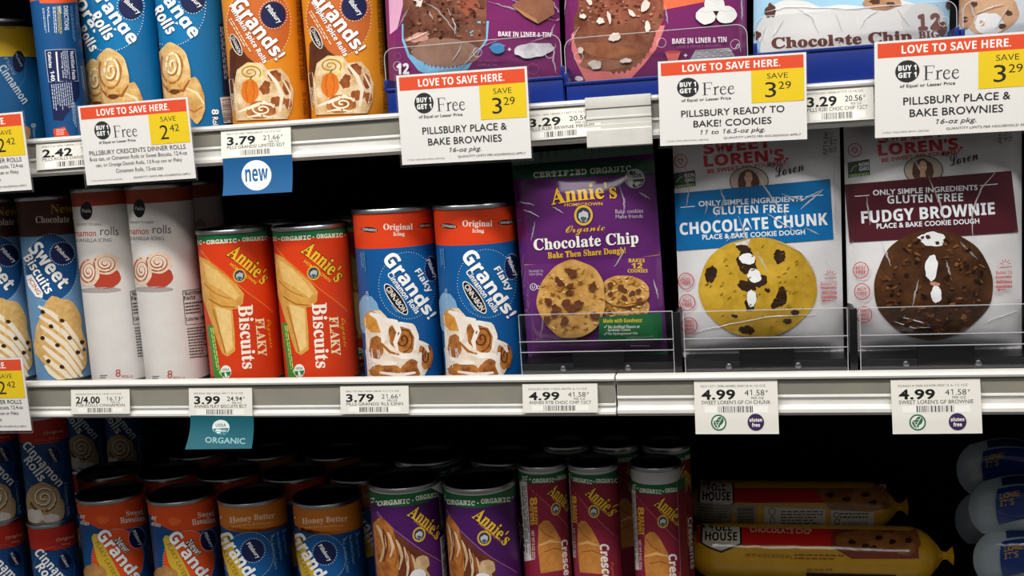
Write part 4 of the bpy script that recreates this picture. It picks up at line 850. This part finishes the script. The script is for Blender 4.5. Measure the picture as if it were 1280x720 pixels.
def make_tag(cs, art, label, full=False, flap=None, y=-.0012):
    M, w, h = frame(*cs, y); root = empty('price_tag', M, label, 'price tag', TGp)
    hr = .0305
    def dep(x, z):
        t = np.clip((h-z)/hr, 0, 1.0); return .0012*np.sin(t*3.1)+.0050*t**2+np.clip((h-z)/hr-1, 0, 2)*.0030
    def draw(A): A.wh = (w, h); art(A)
    sheet_mesh('tag_paper', root, M, Matrix(), w, h, dep, PAPER, (0, 0, 1), draw, gy=True, th=.0003)
    if flap:
        tl, tr, bl, br, colr, fd, bend = flap
        Mf, wf, hf = frame(tl, tr, bl, br, y-.0045)
        Ml = M.inverted()@Mf
        def depf(x, z):
            t = np.clip((hf-z)/hf, 0, 1); return bend(x/wf, t)
        sheet_mesh('hanging_flap', root, Mf, Ml, wf, hf, depf, colr, fd[0], fd[1], gy=True, th=.0004, back='#e8e6e0')
    return root
make_tag(((48, 178), (140, 170.5), (46, 213), (138, 206)), tag_art('0061133 000-18000-11264 12.4OZ', '2.42', '17.2¢', 'PILLS ROLLS DANISH ORNG', 400), 'price tag reading 2.42 beside the dinner rolls sale sign')
def d_new(A):
    A.E(397, 452, 122, 124, '#e9ecef'); A.T('new', 397, 450, 186, 106, '#1b5c93', rot=3, b=.05)
make_tag(((279, 162), (365.5, 155.5), (276.5, 198), (364, 193.3)), tag_art('0061127 000-18000-86237 12-17.5 OZ', '3.79', '21.66¢', 'PILLS GRANDS! LIMITED EDT', 400), 'price tag reading 3.79 with a blue new flap under the pumpkin spice cans',
         flap=((277, 198.5), (363, 193.5), (284, 244.5), (370.5, 239), '#13568c', ((260, 150, 6.544), d_new), lambda x, t: .007*t*t))
make_tag(((652, 138.5), (750, 131), (655, 177), (752, 168.5)), tag_art('0055721 000-18000-11357 12-16 OZ', '3.29', '20.56¢', 'PILLS R2B! BRWNIE MRSHM', 400), 'price tag reading 3.29 between the brownies sale sign and the rail joint clip')
make_tag(((1000, 110), (1091, 104.5), (1002, 154.5), (1093, 148.5)), tag_art('0055706 000-18000-81773 12-16 OZ', '3.29', '20.56¢', 'PILLS R2B! CHOC CHIP 12CT', 400), 'price tag half behind the ready to bake cookies sale sign')
make_tag(((90, 487.5), (163, 486.5), (90.5, 516.5), (164, 516)), tag_art('0023242 000-41415-13546 12.4 OZ', '2/4.00', '16.13¢', 'PUB ROLLS CINNAMON', 400), 'price tag reading 2/4.00 under the tall white cans')
def d_teal(A):
    A.E(930, 250, 36, 32, '#dfe6e2'); A.Pg([(896, 255), (964, 252), (955, 274), (930, 284), (904, 276)], '#2c7484'); A.T('USDA', 930, 241, 44, 14, '#2c6472', b=.04); A.T('ORGANIC', 930, 264, 48, 9, '#dfe6e2', b=.03); A.T('ORGANIC', 948, 305, 168, 25, '#8fb8be', rot=-2, b=.02)
make_tag(((238.5, 485.5), (317, 485), (236.6, 519.2), (316, 519)), tag_art('0023263 000-13562-49211 8-16 OZ', '3.99', '24.94¢', 'ANNIES FLKY BISCUITS 8CT', 400), 'price tag reading 3.99 with a curled teal organic flap',
         flap=((235, 519.5), (314.5, 519.8), (244, 556), (322, 557.5), '#155a68', ((0, 460, 3.368), d_teal), lambda x, t: .012*t*t*(1-.5*x)))
make_tag(((427, 483.3), (510.6, 482), (426, 516), (513, 515.7)), tag_art('0061120 000-18000-28640 12-17.5 OZ', '3.79', '21.66¢', 'PILLS GRANDS! RLS CINN', 400), 'price tag reading 3.79 under the red and blue cinnamon roll cans')
make_tag(((653.4, 480), (747, 479.3), (654.4, 514.8), (748, 514)), tag_art('0223262 000-13562-46976 6-12 OZ', '4.99', '41.58¢', 'ANNIES RTB CHOC CHIP 12CT', 400), 'short price tag reading 4.99 under the purple cookie pouch')
for cs, code, nm, lb in ((((867.7, 474.8), (971, 474.2), (869.7, 540.5), (974, 539.5)), '0231371 008-60485-00018 6-12 OZ', "SWEET LOREN'S GF CH CHUNK", 'long price tag reading 4.99 under the pouch with the blue band'),
                         (((1111.8, 474.2), (1223, 473.4), (1116, 540.8), (1228, 538.3)), '0244314 008-65458-00013 6-12 OZ', "SWEET LOREN'S GF BROWNIE", 'long price tag reading 4.99 under the pouch with the maroon band')):
    make_tag(cs, tag_art(code, '4.99', '41.58¢', nm, 620, True), lb)

# ================================================================= bottom shelf
E1, E2, E3, C7b, C8b = (440, 530, 3.7875), (630, 530, 3.788), (850, 560, 2.977), (0, 520, 3.6), (250, 520, 3.6)
def low(u, v, z, y, d=0):
    """can whose rim centre is seen at u,v with its top at height z"""
    return can_matrix(P(u, v, y)[0], y, ZB, d)
HG = .1445                                  # tall refrigerated biscuit cans
def d_hawaii(A):
    A.Pg([(340, 380), (370, 470), (450, 508), (560, 512), (640, 492), (680, 470), (680, 340), (340, 340)], '#df4f1c')
    A.T('Sweet', 606, 434, 78, 26, '#f4e6d2', rot=8, f='b', b=.006); A.T('Hawaiian', 596, 464, 110, 27, '#f4e6d2', rot=7, f='b', b=.006); A.T('et', 372, 452, 22, 20, '#f4e6d2', rot=-14, b=.03); A.T('aiian', 382, 480, 40, 20, '#f4e6d2', rot=-14, b=.03); A.B(462, 468, 24, 20, '#ea6a30', 3, .3)
    A.E(530, 640, 116, 132, '#ea5420'); A.D(530, 640, 117, 133, 74, 2, '#cfe2f0')
    A.Pg([(414, 545), (424, 528), (442, 530), (486, 612), (556, 745), (505, 760), (440, 650)], '#d9b53a'); A.T('FLAKY LAYERS', 480, 645, 180, 20, '#8a5a1c', rot=-62)
    A.T('Grands!', 545, 632, 290, 60, '#ffffff', rot=-52, b=.06, taper=-.2, out='#7a2410', ow=.02); A.T('New!', 550, 580, 74, 32, '#f6f2ee', rot=-50, b=.05, out='#1a1a20', ow=.06)
    pillsbury(A, 614, 548, 34, 44, -62, 72, 20); A.B(430, 720, 50, 60, '#a8743a|#cf9c5a|90', 3, .1); A.L(690, 560, 120, 24, 3, '#6f9cc4', rot=-80)
def d_honey(A):
    A.Pg([(395, 470), (450, 500), (540, 522), (600, 524), (680, 508), (750, 480), (750, 380), (395, 380)], '#cf7726')
    A.T('Honey Butter', 562, 470, 205, 34, '#f0d8b8', rot=4, f='b', b=.006); A.L(560, 497, 180, 10, 1, '#e0a868', rot=3, fill=.95); A.T('er', 420, 462, 20, 22, '#f0d8b8', rot=-12, b=.03)
    A.E(545, 640, 110, 108, '#12599a'); A.D(545, 640, 111, 109, 70, 2, '#cfe2f0')
    A.Pg([(418, 545), (432, 528), (452, 538), (500, 650), (540, 760), (470, 760)], '#d9b53a'); A.T('FLAKY LAYERS', 462, 650, 190, 20, '#8a5a1c', rot=-68)
    A.T('Grands!', 508, 650, 280, 60, '#ffffff', rot=-58, b=.06, taper=-.2); pillsbury(A, 562, 615, 48, 50, -56, 84, 24)
    A.T('No Artificial Colors', 655, 630, 150, 14, '#7fb0d8', rot=-82); A.T('No Artificial Flavors', 682, 600, 130, 14, '#7fb0d8', rot=-82); A.T('No High Fructose', 705, 580, 110, 13, '#7fb0d8', rot=-82)
    for x, y in ((650, 550), (706, 528)): A.S([(x-6, y), (x, y+6), (x+8, y-8)], 2.4, '#bcd4e8')
def d_purple(A):
    for t, x, y, w in (('ORGANIC', 516, 372, 132), ('ORGANIC', 680, 362, 140), ('C', 436, 350, 12)): A.T(t, x, y, w, 24, '#d8dfcc', rot=4 if x > 600 else -3, b=.035, f='m')
    A.E(596, 374, 4, 4, '#d8dfcc'); A.E(448, 358, 3, 4, '#d8dfcc'); A.E(760, 346, 3, 4, '#d8dfcc')
    A.Pg([(430, 400), (455, 415), (540, 535), (660, 640), (780, 712), (790, 800), (430, 800)], '#54206a'); A.S([(450, 405), (540, 530), (660, 632), (780, 704)], 5, '#8a5a78')
    A.Pg([(440, 440), (470, 440), (520, 520), (600, 600), (680, 650), (680, 760), (440, 760)], '#5a2a1c|#6f3a26|60')
    A.B(482, 620, 44, 190, '#8e4c20|#c4803c|70', 3, .06, rot=6)
    rd = random.Random(6)
    for k in range(13):
        x0, y0 = 452+k*17, 470+k*20; ln = rd.uniform(120, 190); bend = rd.uniform(10, 30)
        pts = [(x0, y0), (x0+bend*.7, y0+ln*.3), (x0+bend, y0+ln*.6), (x0+bend*.5, y0+ln)]
        A.S(np.stack([np.interp(np.linspace(0, 3, 13), range(4), [q[0] for q in pts]), np.interp(np.linspace(0, 3, 13), range(4), [q[1] for q in pts])], 1), np.interp(np.linspace(0, 3, 13), range(4), [5, 15, 12, 5]), ('#b9956c|#dcc09c|60', '#6a3218', '#c9a682|#e2c8a6|60', '#945426')[k % 4])
    A.B(640, 680, 36, 40, '#b9956c|#dcc09c|60', 4, .1)
    annies(A, 664, 486, 206, 66, -42, '#e0b832', '#26102e'); A.T('HOMEGROWN', 660, 518, 150, 13, '#cf9a3a', rot=-40, b=.02); bunnyless_seal(A, 626, 540, 33, 36)
    A.B(620, 735, 40, 30, '#e8e4ea', 2, .05)
def d_cres(A):
    for t, x, y, w in (('ORGANIC', 694, 318, 104), ('ORGANIC', 804, 312, 84), ('IC', 616, 296, 18)): A.T(t, x, y, w, 21, '#d8dfcc', rot=5 if x > 800 else -5, b=.035, f='m')
    A.E(754, 320, 4, 4, '#d8dfcc'); A.E(634, 304, 3.5, 4, '#d8dfcc'); None
    A.Pg([(600, 315), (628, 330), (700, 430), (800, 540), (920, 612), (940, 900), (600, 900)], '#87203a'); A.S([(620, 318), (700, 422), (800, 532), (915, 604)], 4, '#b05a68')
    A.Pg([(598, 305), (622, 312), (640, 690), (612, 690)], '#d8d4d0'); A.L(620, 500, 340, 18, 4, '#3a3a3a', rot=-87, seed=4)
    A.T('8', 648, 412, 40, 30, '#e0b030', rot=-88, b=.06); A.T('READY', 654, 482, 88, 20, '#e0b030', rot=-88, b=.06); A.T('to BAKE', 641, 478, 90, 14, '#e0b030', rot=-88, b=.06); A.T('NET WT 8 OZ (227g)', 645, 620, 140, 14, '#d8c8c8', rot=-88, b=.02)
    A.Pg([(668, 530), (690, 510), (712, 512), (740, 545), (775, 610), (790, 650), (806, 670), (804, 760), (676, 760), (664, 640)], '#a8662a|#cc8c46|40'); A.S([(668, 625), (720, 612), (776, 625)], [8, 14, 6], '#d8a868'); A.S([(672, 540), (700, 580), (740, 600)], 4, '#8a4e1c'); A.S([(690, 660), (740, 650), (800, 668)], 5, '#935522')
    annies(A, 784, 412, 150, 62, -42, '#e0b832', '#2c0c16'); A.T('HOMEGROWN', 776, 440, 112, 12, '#cf9a3a', rot=-40, b=.02); bunnyless_seal(A, 752, 462, 26, 31)
    A.T('Crescents', 806, 745, 260, 40, '#f0e8e6', rot=-86, b=.06); A.T('Organic', 832, 745, 90, 18, '#d86a3a', rot=-84, f='c')
def d_cinn(A):
    A.Pg([(60, 100), (110, 122), (190, 126), (260, 116), (310, 90), (310, -20), (60, -20)], '#c02c20')
    A.T('Original', 240, 74, 88, 18, '#dcb0a0', rot=8, b=.02); A.T('Icing', 244, 98, 40, 13, '#dcb0a0', rot=8)
    A.D(190, 220, 92, 112, 60, 1.8, '#8fb4d6'); pillsbury(A, 236, 178, 28, 36, -60, 66, 18, False)
    A.T('Cinnamon', 196, 214, 246, 42, '#ffffff', rot=-49, b=.05); A.T('Rolls', 160, 236, 122, 42, '#ffffff', rot=-53, b=.05)
    A.T('5 Cinnamon Rolls', 300, 372, 150, 15, '#a8c4de', rot=-84)
    A.B(196, 392, 76, 98, '#a88a5c|#c8b088|60', 3, .06); A.B(258, 420, 34, 52, '#a88a5c|#c8b088|60', 5, .06); A.swirl(200, 372, 62, 62, 2.3, 11, '#6f4a26', ph=1.0); A.swirl(198, 368, 54, 54, 2.1, 7, '#e6dcc8', ph=.6); A.B(160, 450, 40, 30, '#d8d0c6|#e8e2da|90', 6, .2); A.B(230, 460, 36, 22, '#d8d0c6|#e8e2da|90', 7, .2)
YL = .150
LG = 'black-topped biscuit cans on the bottom shelf'
RG = .0372
hw1 = make_can('dough_can', low(141, 640, 0, YL), RG, HG, [(HG-.017, '#0d4a86'), (1, '#df4f1c')], C7b, d_hawaii, 'orange-topped sweet Hawaiian can beside the left stack on the bottom shelf', group=LG)
copy_tree(hw1, low(229, 640, 0, YL, 2), 'orange-topped sweet Hawaiian can beside the honey butter cans', LG)
hb = make_can('dough_can', low(410, 640, 0, YL), RG, HG, [(HG-.017, '#0d4a86'), (1, '#cf7726')], C8b, d_honey, 'amber-topped honey butter can beside the purple-labelled cans', group=LG)
copy_tree(hb, low(317, 640, 0, YL, 4), 'amber-topped honey butter can beside the Hawaiian cans', LG)
YP = .105
pu = make_can('dough_can', low(602, 640, 0, YP), .0368, .1795, [(.161, '#47175a'), (.1735, '#1c5c38'), (1, '#b9b9b6')], E1, d_purple, 'purple organic cinnamon roll can beside the maroon crescent cans', group='purple cans on the bottom shelf')
p2 = copy_tree(pu, low(508, 640, 0, YP, 16), 'purple organic cinnamon roll can with a torn white label corner', 'purple cans on the bottom shelf')
def torn(root, R, H, z0, a0, a1, side=True):
    """label edge that has come loose: white backing folded over"""
    t = MB(); n = 8; th = [R_(a0+(a1-a0)*k/n) for k in range(n+1)]
    lo = [H-.0062-(.016*k/n if side else .014) for k in range(n+1)]
    vs = [((R+.0012)*math.sin(a), -(R+.0012)*math.cos(a), H-.0052) for a in th]+[((R+.0014+.003*(k/n)**2)*math.sin(a), -(R+.0014+.003*(k/n)**2)*math.cos(a), l) for k, (a, l) in enumerate(zip(th, lo))]
    t.add(vs, [(i, i+1, n+2+i, n+1+i) for i in range(n)], mt('#cfcdca|#d9d7d4|40', 'paper')); o = t.build('torn_corner', root, fixn=False); o['label'] = 'white torn label corner'
torn(p2, .0368, .1795, 0, 30, 66)
# printed side panel and barcode the torn can shows on its right side
def side_panel(root, R):
    m = MB(); A = Art(lambda uv: uv, (0, 0, 1), 'can')
    A.inv = lambda uv: np.stack([uv[:, 0]*.001, uv[:, 1]*.001], 1)
    A.Rr(27, 60, 52, 118, '#dad8d6'); A.BC(39, 90, 52, 20, '#222222', rot=90, seed=5); A.L(40, 144, 40, 20, 5, '#b8a4c4', rot=90, seed=3)
    A.emit(m, lambda q, off: np.stack([(R+off)*np.sin(q[:, 0]/R), -(R+off)*np.cos(q[:, 0]/R), q[:, 1]], 1), gx=(0, .0036), base=.0011)
    m.build('side_print', root, fixn=False)
side_panel(p2, .0368)
YC, HC, RC = .118, .1945, .0246
c3 = make_can('crescent_can', low(822, 640, 0, YC), RC, HC, [(HC-.0265, '#7c1b30'), (HC-.0165, '#1c5c38'), (1, '#b4b4b2')], E2, d_cres, 'maroon crescent can whose label has slipped down below a bare grey top', group='maroon crescent cans', metal='#a8abae')
cM = low(746, 640, 0, YC, 12)
def d_cres_up(A): A.dy = .0095; A.crop(E2); d_cres(A)
c2 = make_can('crescent_can', low(822, 640, 0, YC), RC, HC, [(HC-.0165, '#7c1b30'), (HC-.0072, '#1c5c38'), (1, '#b4b4b2')], E2, d_cres_up, 'maroon crescent can in the middle of the three front crescent cans', group='maroon crescent cans')
c2.matrix_world = low(744, 640, 0, YC, -14)
copy_tree(c2, low(681, 640, 0, YC, 16), 'maroon crescent can beside the purple can with the intact label', 'maroon crescent cans')
for u, lb in ((711, 'shadowed crescent can behind the gap left of the middle crescent can'), (772, 'shadowed crescent can behind the middle crescent can on its right'), (835, 'shadowed crescent can behind the one with the slipped label')):
    copy_tree(c2, low(u, 610, 0, YC+.068, 30), lb, 'maroon crescent cans')
# second and third rows in the dark
BG = 'black lids in the dark behind the front row'
for u, y, src, lb in ((212, YL+.080, hw1, 'dark lid behind the right Hawaiian can'), (287, YL+.080, hw1, 'dark lid behind the left honey butter can'), (369, YL+.080, hw1, 'dark lid behind the right honey butter can'), (138, YL+.080, hw1, 'dark lid behind the left Hawaiian can')):
    copy_tree(src, low(u, 600, 0, y, 35), lb, BG)
for u, y, lb in ((453, YL+.080, 'dark lid left of and behind the torn purple can'), (537, YP+.082, 'dark lid behind the torn purple can'), (632, YP+.082, 'dark lid behind the intact purple can')):
    copy_tree(pu if u > 500 else hb, low(u, 600, 0, y, 40), lb, BG)
for u in (250, 335, 420): copy_tree(hb, low(u, 580, 0, YL+.165, 50), 'dark lid in the third row '+{250: 'above the Hawaiian cans', 335: 'under the teal organic flap', 420: 'above the honey butter cans'}[u], BG)
# left stack of small cinnamon roll cans
YK, RK, HK = .150, .0262, .111
SGp = 'stacked cinnamon roll cans at the left of the bottom shelf'
def stk(u, v, y, lvl, d=0): return can_matrix(P(u, v, y)[0], y, ZB+HK*lvl, d)
HU = .128
ck = make_can('cinnamon_can', stk(60, 590, YK, 1), RK, HU, [(HU-.030, '#0d4580'), (1, '#b8281c')], C7b, d_cinn, 'upper small cinnamon rolls can of the stack beside the Hawaiian can', 'can', SGp)
def d_cinn_low(A): A.dy = HK-HU; d_cinn(A)
cl = make_can('cinnamon_can', stk(60, 590, YK, 1), RK, HK, [(HK-.030, '#0d4580'), (1, '#b8281c')], C7b, d_cinn_low, 'lower small cinnamon rolls can of the stack beside the Hawaiian can', 'can', SGp)
cl.matrix_world = stk(68, 680, YK, 0, 4)
copy_tree(ck, stk(-3, 590, YK, 1, 4), 'upper small cinnamon rolls can cut by the left photo edge', SGp)
copy_tree(cl, stk(3, 680, YK, 0, 8), 'lower small cinnamon rolls can cut by the left photo edge', SGp)
for u, lb in ((112, 'upper dark can behind the stack, left one'), (160, 'upper dark can behind the stack, right one')):
    copy_tree(ck, stk(u, 560, YK+.20, 1, -6), lb.replace('behind the stack', 'in shadow behind the left stack'), SGp); copy_tree(cl, stk(u+2, 640, YK+.20, 0, -6), lb.replace('upper', 'lower').replace('behind the stack', 'in shadow behind the left stack'), SGp)

# ---- dough rolls lying on their side
def log_dep(L, R):
    def dep(x, z):
        e = np.clip((np.abs(x)-(L/2-.030))/.030, 0, 1); r = R*np.sqrt(np.clip(1-.78*e**2.2, .02, 1))
        return np.sqrt(np.clip(r*r-(z-R)**2, 1e-8, None))
    return dep
def make_log(M, L, R, draw, label, group):
    root = empty('dough_roll', M, label, 'dough roll', group); dep = log_dep(L, R)
    Y = mt('#cf9a1c|#d9a626|30', 'film'); m = MB(); n = 72; xs = [-L/2+L*i/96 for i in range(97)]
    rad = lambda x: R*math.sqrt(max(.02, 1-.78*min(1, max(0, (abs(x)-(L/2-.030))/.030))**2.2))
    vs = [(x, -rad(x)*math.cos(a), R+rad(x)*math.sin(a)) for x in xs for a in [2*math.pi*k/n for k in range(n)]]
    m.add(vs, [(i*n+k, i*n+(k+1) % n, (i+1)*n+(k+1) % n, (i+1)*n+k) for i in range(96) for k in range(n)], Y)
    def inv(uv):
        o, d = local_rays(M, uv); oz = o[2]-R; a = d[:, 1]**2+d[:, 2]**2; b = o[1]*d[:, 1]+oz*d[:, 2]; c = o[1]**2+oz*oz-R*R
        t = (-b-np.sqrt(np.maximum(b*b-a*c, 0)))/a
        return np.stack([o[0]+t*d[:, 0], o[2]+t*d[:, 2]], 1)
    A = Art(inv, E3, 'film')
    if draw: draw(A)
    def fmap(q, off):
        x = np.clip(q[:, 0], -L/2, L/2); z = np.clip(q[:, 1], R*.03, R*1.97); k = 1+off/R; return np.stack([x, -dep(x, z)*k, R+(z-R)*k], 1)
    A.emit(m, fmap, gx=(0, .004), gy=(0, R/20), base=.0005, step=.00002)
    m.build('wrapper', root, fixn=False)
    for s in (-1, 1):
        t = MB(); re = rad(L/2); prof = [(re, 0), (re*.55, .004), (.0040, .007), (.0036, .011), (.009, .017), (.0001, .0172)]; k = 24
        vs = [(s*(L/2+z), -r*(1+.12*math.sin(5*a))*math.cos(a), R+r*(1+.12*math.sin(5*a))*math.sin(a)) for r, z in prof for a in [2*math.pi*i/k for i in range(k)]]
        t.add(vs, [(i*k+j, i*k+(j+1) % k, (i+1)*k+(j+1) % k, (i+1)*k+j) for i in range(len(prof)-1) for j in range(k)], Y); t.build('crimped_end', root)
    return root
def toll(A, x, y, w):
    A.Pg([(x-w*.5, y-60), (x+w*.5, y-66), (x+w*.52, y+38), (x+w*.30, y+52), (x, y+70), (x-w*.30, y+54), (x-w*.52, y+40)], '#2a1c14'); A.Pg([(x-w*.45, y-56), (x+w*.45, y-62), (x+w*.47, y+35), (x+w*.28, y+46), (x, y+62), (x-w*.28, y+48), (x-w*.47, y+37)], '#d8d2c4')
    A.T('TOLL', x, y-22, w*.56, 27, '#2a1c14', b=.05); A.T('HOUSE', x, y+10, w*.80, 32, '#2a1c14', b=.05); A.L(x, y+38, w*.5, 14, 2, '#8a8074')
def d_log_low(A):
    A.Pg([(60, 300), (570, 288), (560, 366), (245, 362), (60, 360)], '#c4201a'); A.T('CHOCOLATE CHIP', 375, 308, 230, 20, '#e8b89a', rot=-2, b=.03)
    A.Pg([(565, 290), (880, 290), (890, 412), (640, 412), (560, 366)], '#7a2a20|#8e3a28|30'); A.B(700, 345, 120, 40, '#7f4a24|#a8703c|50', 3, .08); A.B(840, 350, 55, 50, '#7f4a24|#a8703c|50', 4, .1)
    for x, y in ((640, 350), (690, 365), (740, 335), (790, 350), (850, 345), (720, 372)): A.B(x, y, 14, 9, '#3a1c12', x, .2)
    A.T('NET WT 16.5 OZ (1 LB 0.5 OZ) 467 g', 330, 402, 172, 16, '#5a3410', rot=-2, b=.02); A.L(520, 405, 190, 24, 2, '#8a6020', rot=-1)
    toll(A, 153, 320, 150); A.Pg([(470, 462), (804, 470), (804, 560), (470, 560)], '#3a1a12'); A.T('SEE PANEL FOR', 520, 452, 96, 9, '#5a3410')
def d_log_up(A):
    A.Pg([(60, 150), (500, 150), (540, 205), (60, 206)], '#b81f1a'); A.Pg([(498, 150), (770, 150), (790, 236), (560, 232)], '#7f4a24|#a8703c|50')
    for x, y in ((560, 175), (620, 190), (690, 175), (720, 205)): A.B(x, y, 16, 9, '#3a1c12', x, .2)
    toll(A, 135, 170, 130); c = '#c8c2b4'
    A.Pg([(60, 206), (200, 210), (190, 290), (60, 290)], '#8a8270'); A.L(125, 250, 110, 60, 6, '#4a4438', seed=3)
    A.Pg([(196, 212), (288, 216), (284, 292), (215, 292)], '#9a927e'); A.BC(244, 256, 70, 62, '#2a2620', rot=90); A.Pg([(314, 218), (542, 226), (544, 302), (312, 296)], c); A.L(455, 262, 160, 62, 6, '#5a5448', seed=5); A.O(342, 236, 12, 12, 3, '#4a4438'); A.O(344, 272, 7, 18, 3, '#4a4438')
    A.Pg([(560, 230), (722, 238), (724, 304), (562, 302)], c); A.L(650, 250, 110, 24, 2, '#3a362c', seed=6); A.T('NO PRESERVATIVES', 652, 277, 96, 11, '#3a362c'); A.O(582, 248, 9, 9, 3, '#3a362c'); A.O(584, 272, 9, 9, 3, '#3a362c'); A.E(584, 298, 12, 5, '#3a362c')
LGp = 'yellow dough rolls'
LR = .0292
def logM(u, v, y, zr): p = P(u, v, y); return Matrix.Translation((p[0], y, p[2]-zr if zr else p[2]))
YO = .215
a, b = P(862, 690, YO), P(1190, 692, YO); Ll = b[0]-a[0]-.017
z1 = P(1040, 691, YO)[2]
zt = z1-LR
make_log(Matrix.Translation(((a[0]+b[0])/2-.008, YO, zt)), Ll, LR, d_log_low, 'lower yellow dough roll with red band under the other roll', LGp)
b2 = P(1140, 642, YO+.006)
LU = .0270; zc = P(1000, 613, YO+.012)[2]-LU; dy = math.sqrt(max(0, (LR+LU-.0005)**2-(zc-(zt+LR))**2))
make_log(Matrix.Translation(((a[0]+b2[0]-.017)/2, YO+dy, zc-LU)), b2[0]-a[0]-.017, LU, d_log_up, 'upper yellow dough roll turned to its white ingredient panels', LGp)
hz = (zt-ZB)/2
for k in range(2): make_log(Matrix.Translation(((a[0]+b[0])/2-.008, YO, ZB+hz*k)), Ll, hz/2, None, ('lowest yellow dough roll standing on the bottom shelf', 'yellow dough roll below the visible pair')[k], LGp)
# loose label edge standing off the right side of the can with the slipped label
t = MB(); n = 10
for z0, z1_, c in ((.004, HC-.0268, '#7c1b30'), (HC-.0268, HC-.0158, '#1c5c38')):
    vs = []
    for k in range(n+1):
        a = R_(52+10*min(1, k/3)); e = max(0, (k-3)/(n-3))*.0125; bx, by = RC*1.035*math.sin(a), -RC*1.035*math.cos(a)
        x, y = bx+e*math.cos(a), by+e*math.sin(a)-.004*(k/n)**2*0
        vs += [(x, y, z0), (x, y, z1_), (x-.0004*math.sin(a), y+.0004*math.cos(a), z1_), (x-.0004*math.sin(a), y+.0004*math.cos(a), z0)]
    t.add(vs, [(k*4, k*4+4, k*4+5, k*4+1) for k in range(n)], mt(c, 'can')); t.add(vs, [(k*4+3, k*4+2, k*4+6, k*4+7) for k in range(n)]+[(k*4+1, k*4+5, k*4+6, k*4+2) for k in range(n)]+[(n*4, n*4+3, n*4+2, n*4+1)], mt('#cfcdca|#d9d7d4|40', 'paper'))
t.build('loose_label_edge', c3, fixn=False)
# ---- blue and white bags of dough in the dark at the right
def d_bag(A):
    A.Pg([(1100, 20), (1500, 20), (1500, 150), (1180, 150)], '#16336c'); A.T('LOVE', 1222, 188, 78, 22, '#b08a34', rot=4, b=.03)
    A.Pg([(1165, 160), (1500, 150), (1500, 285), (1290, 262), (1180, 285)], '#163a86'); A.T('LOVE', 1216, 188, 68, 20, '#c89c3c', rot=4, b=.03); A.T("IT'S", 1214, 216, 52, 24, '#c89c3c', rot=4, b=.04)
def bagM(u, v, y): p = P(u, v, y); return Matrix.Translation(p)
BGp = 'blue and white dough bags'
YG2 = .20
Mb = bagM(1290, 668, YG2)
o = make_pouch('dough_bag', Mb, .118, .056, .026, '#a9bac4|#b8c8d0|12', E3, d_bag, 'blue and white dough bag in the dark at the right photo edge, upper of two', group=BGp, seed=21, seal=0, p=1.7, pinch=.22, wr=.003, base=.0024)
N = Mb.copy(); N.translation += Vector((.004, 0, -.054)); copy_tree(o, N, 'blue and white dough bag cut by the lower right photo corner', BGp)
N = Mb.copy(); N.translation += Vector((.002, .075, .016)); copy_tree(o, N, 'dark dough bag set back above the blue and white bags', BGp)
for k in range(2):
    N = Mb.copy(); N.translation += Vector((0, (0, .075)[k], 0 if k == 0 else -.040)); N.translation.z = ZB+.001 if k == 0 else N.translation.z; copy_tree(o, N, ('lowest blue and white dough bag on the bottom shelf', 'dark dough bag hidden behind the upper blue and white bag')[k], BGp)
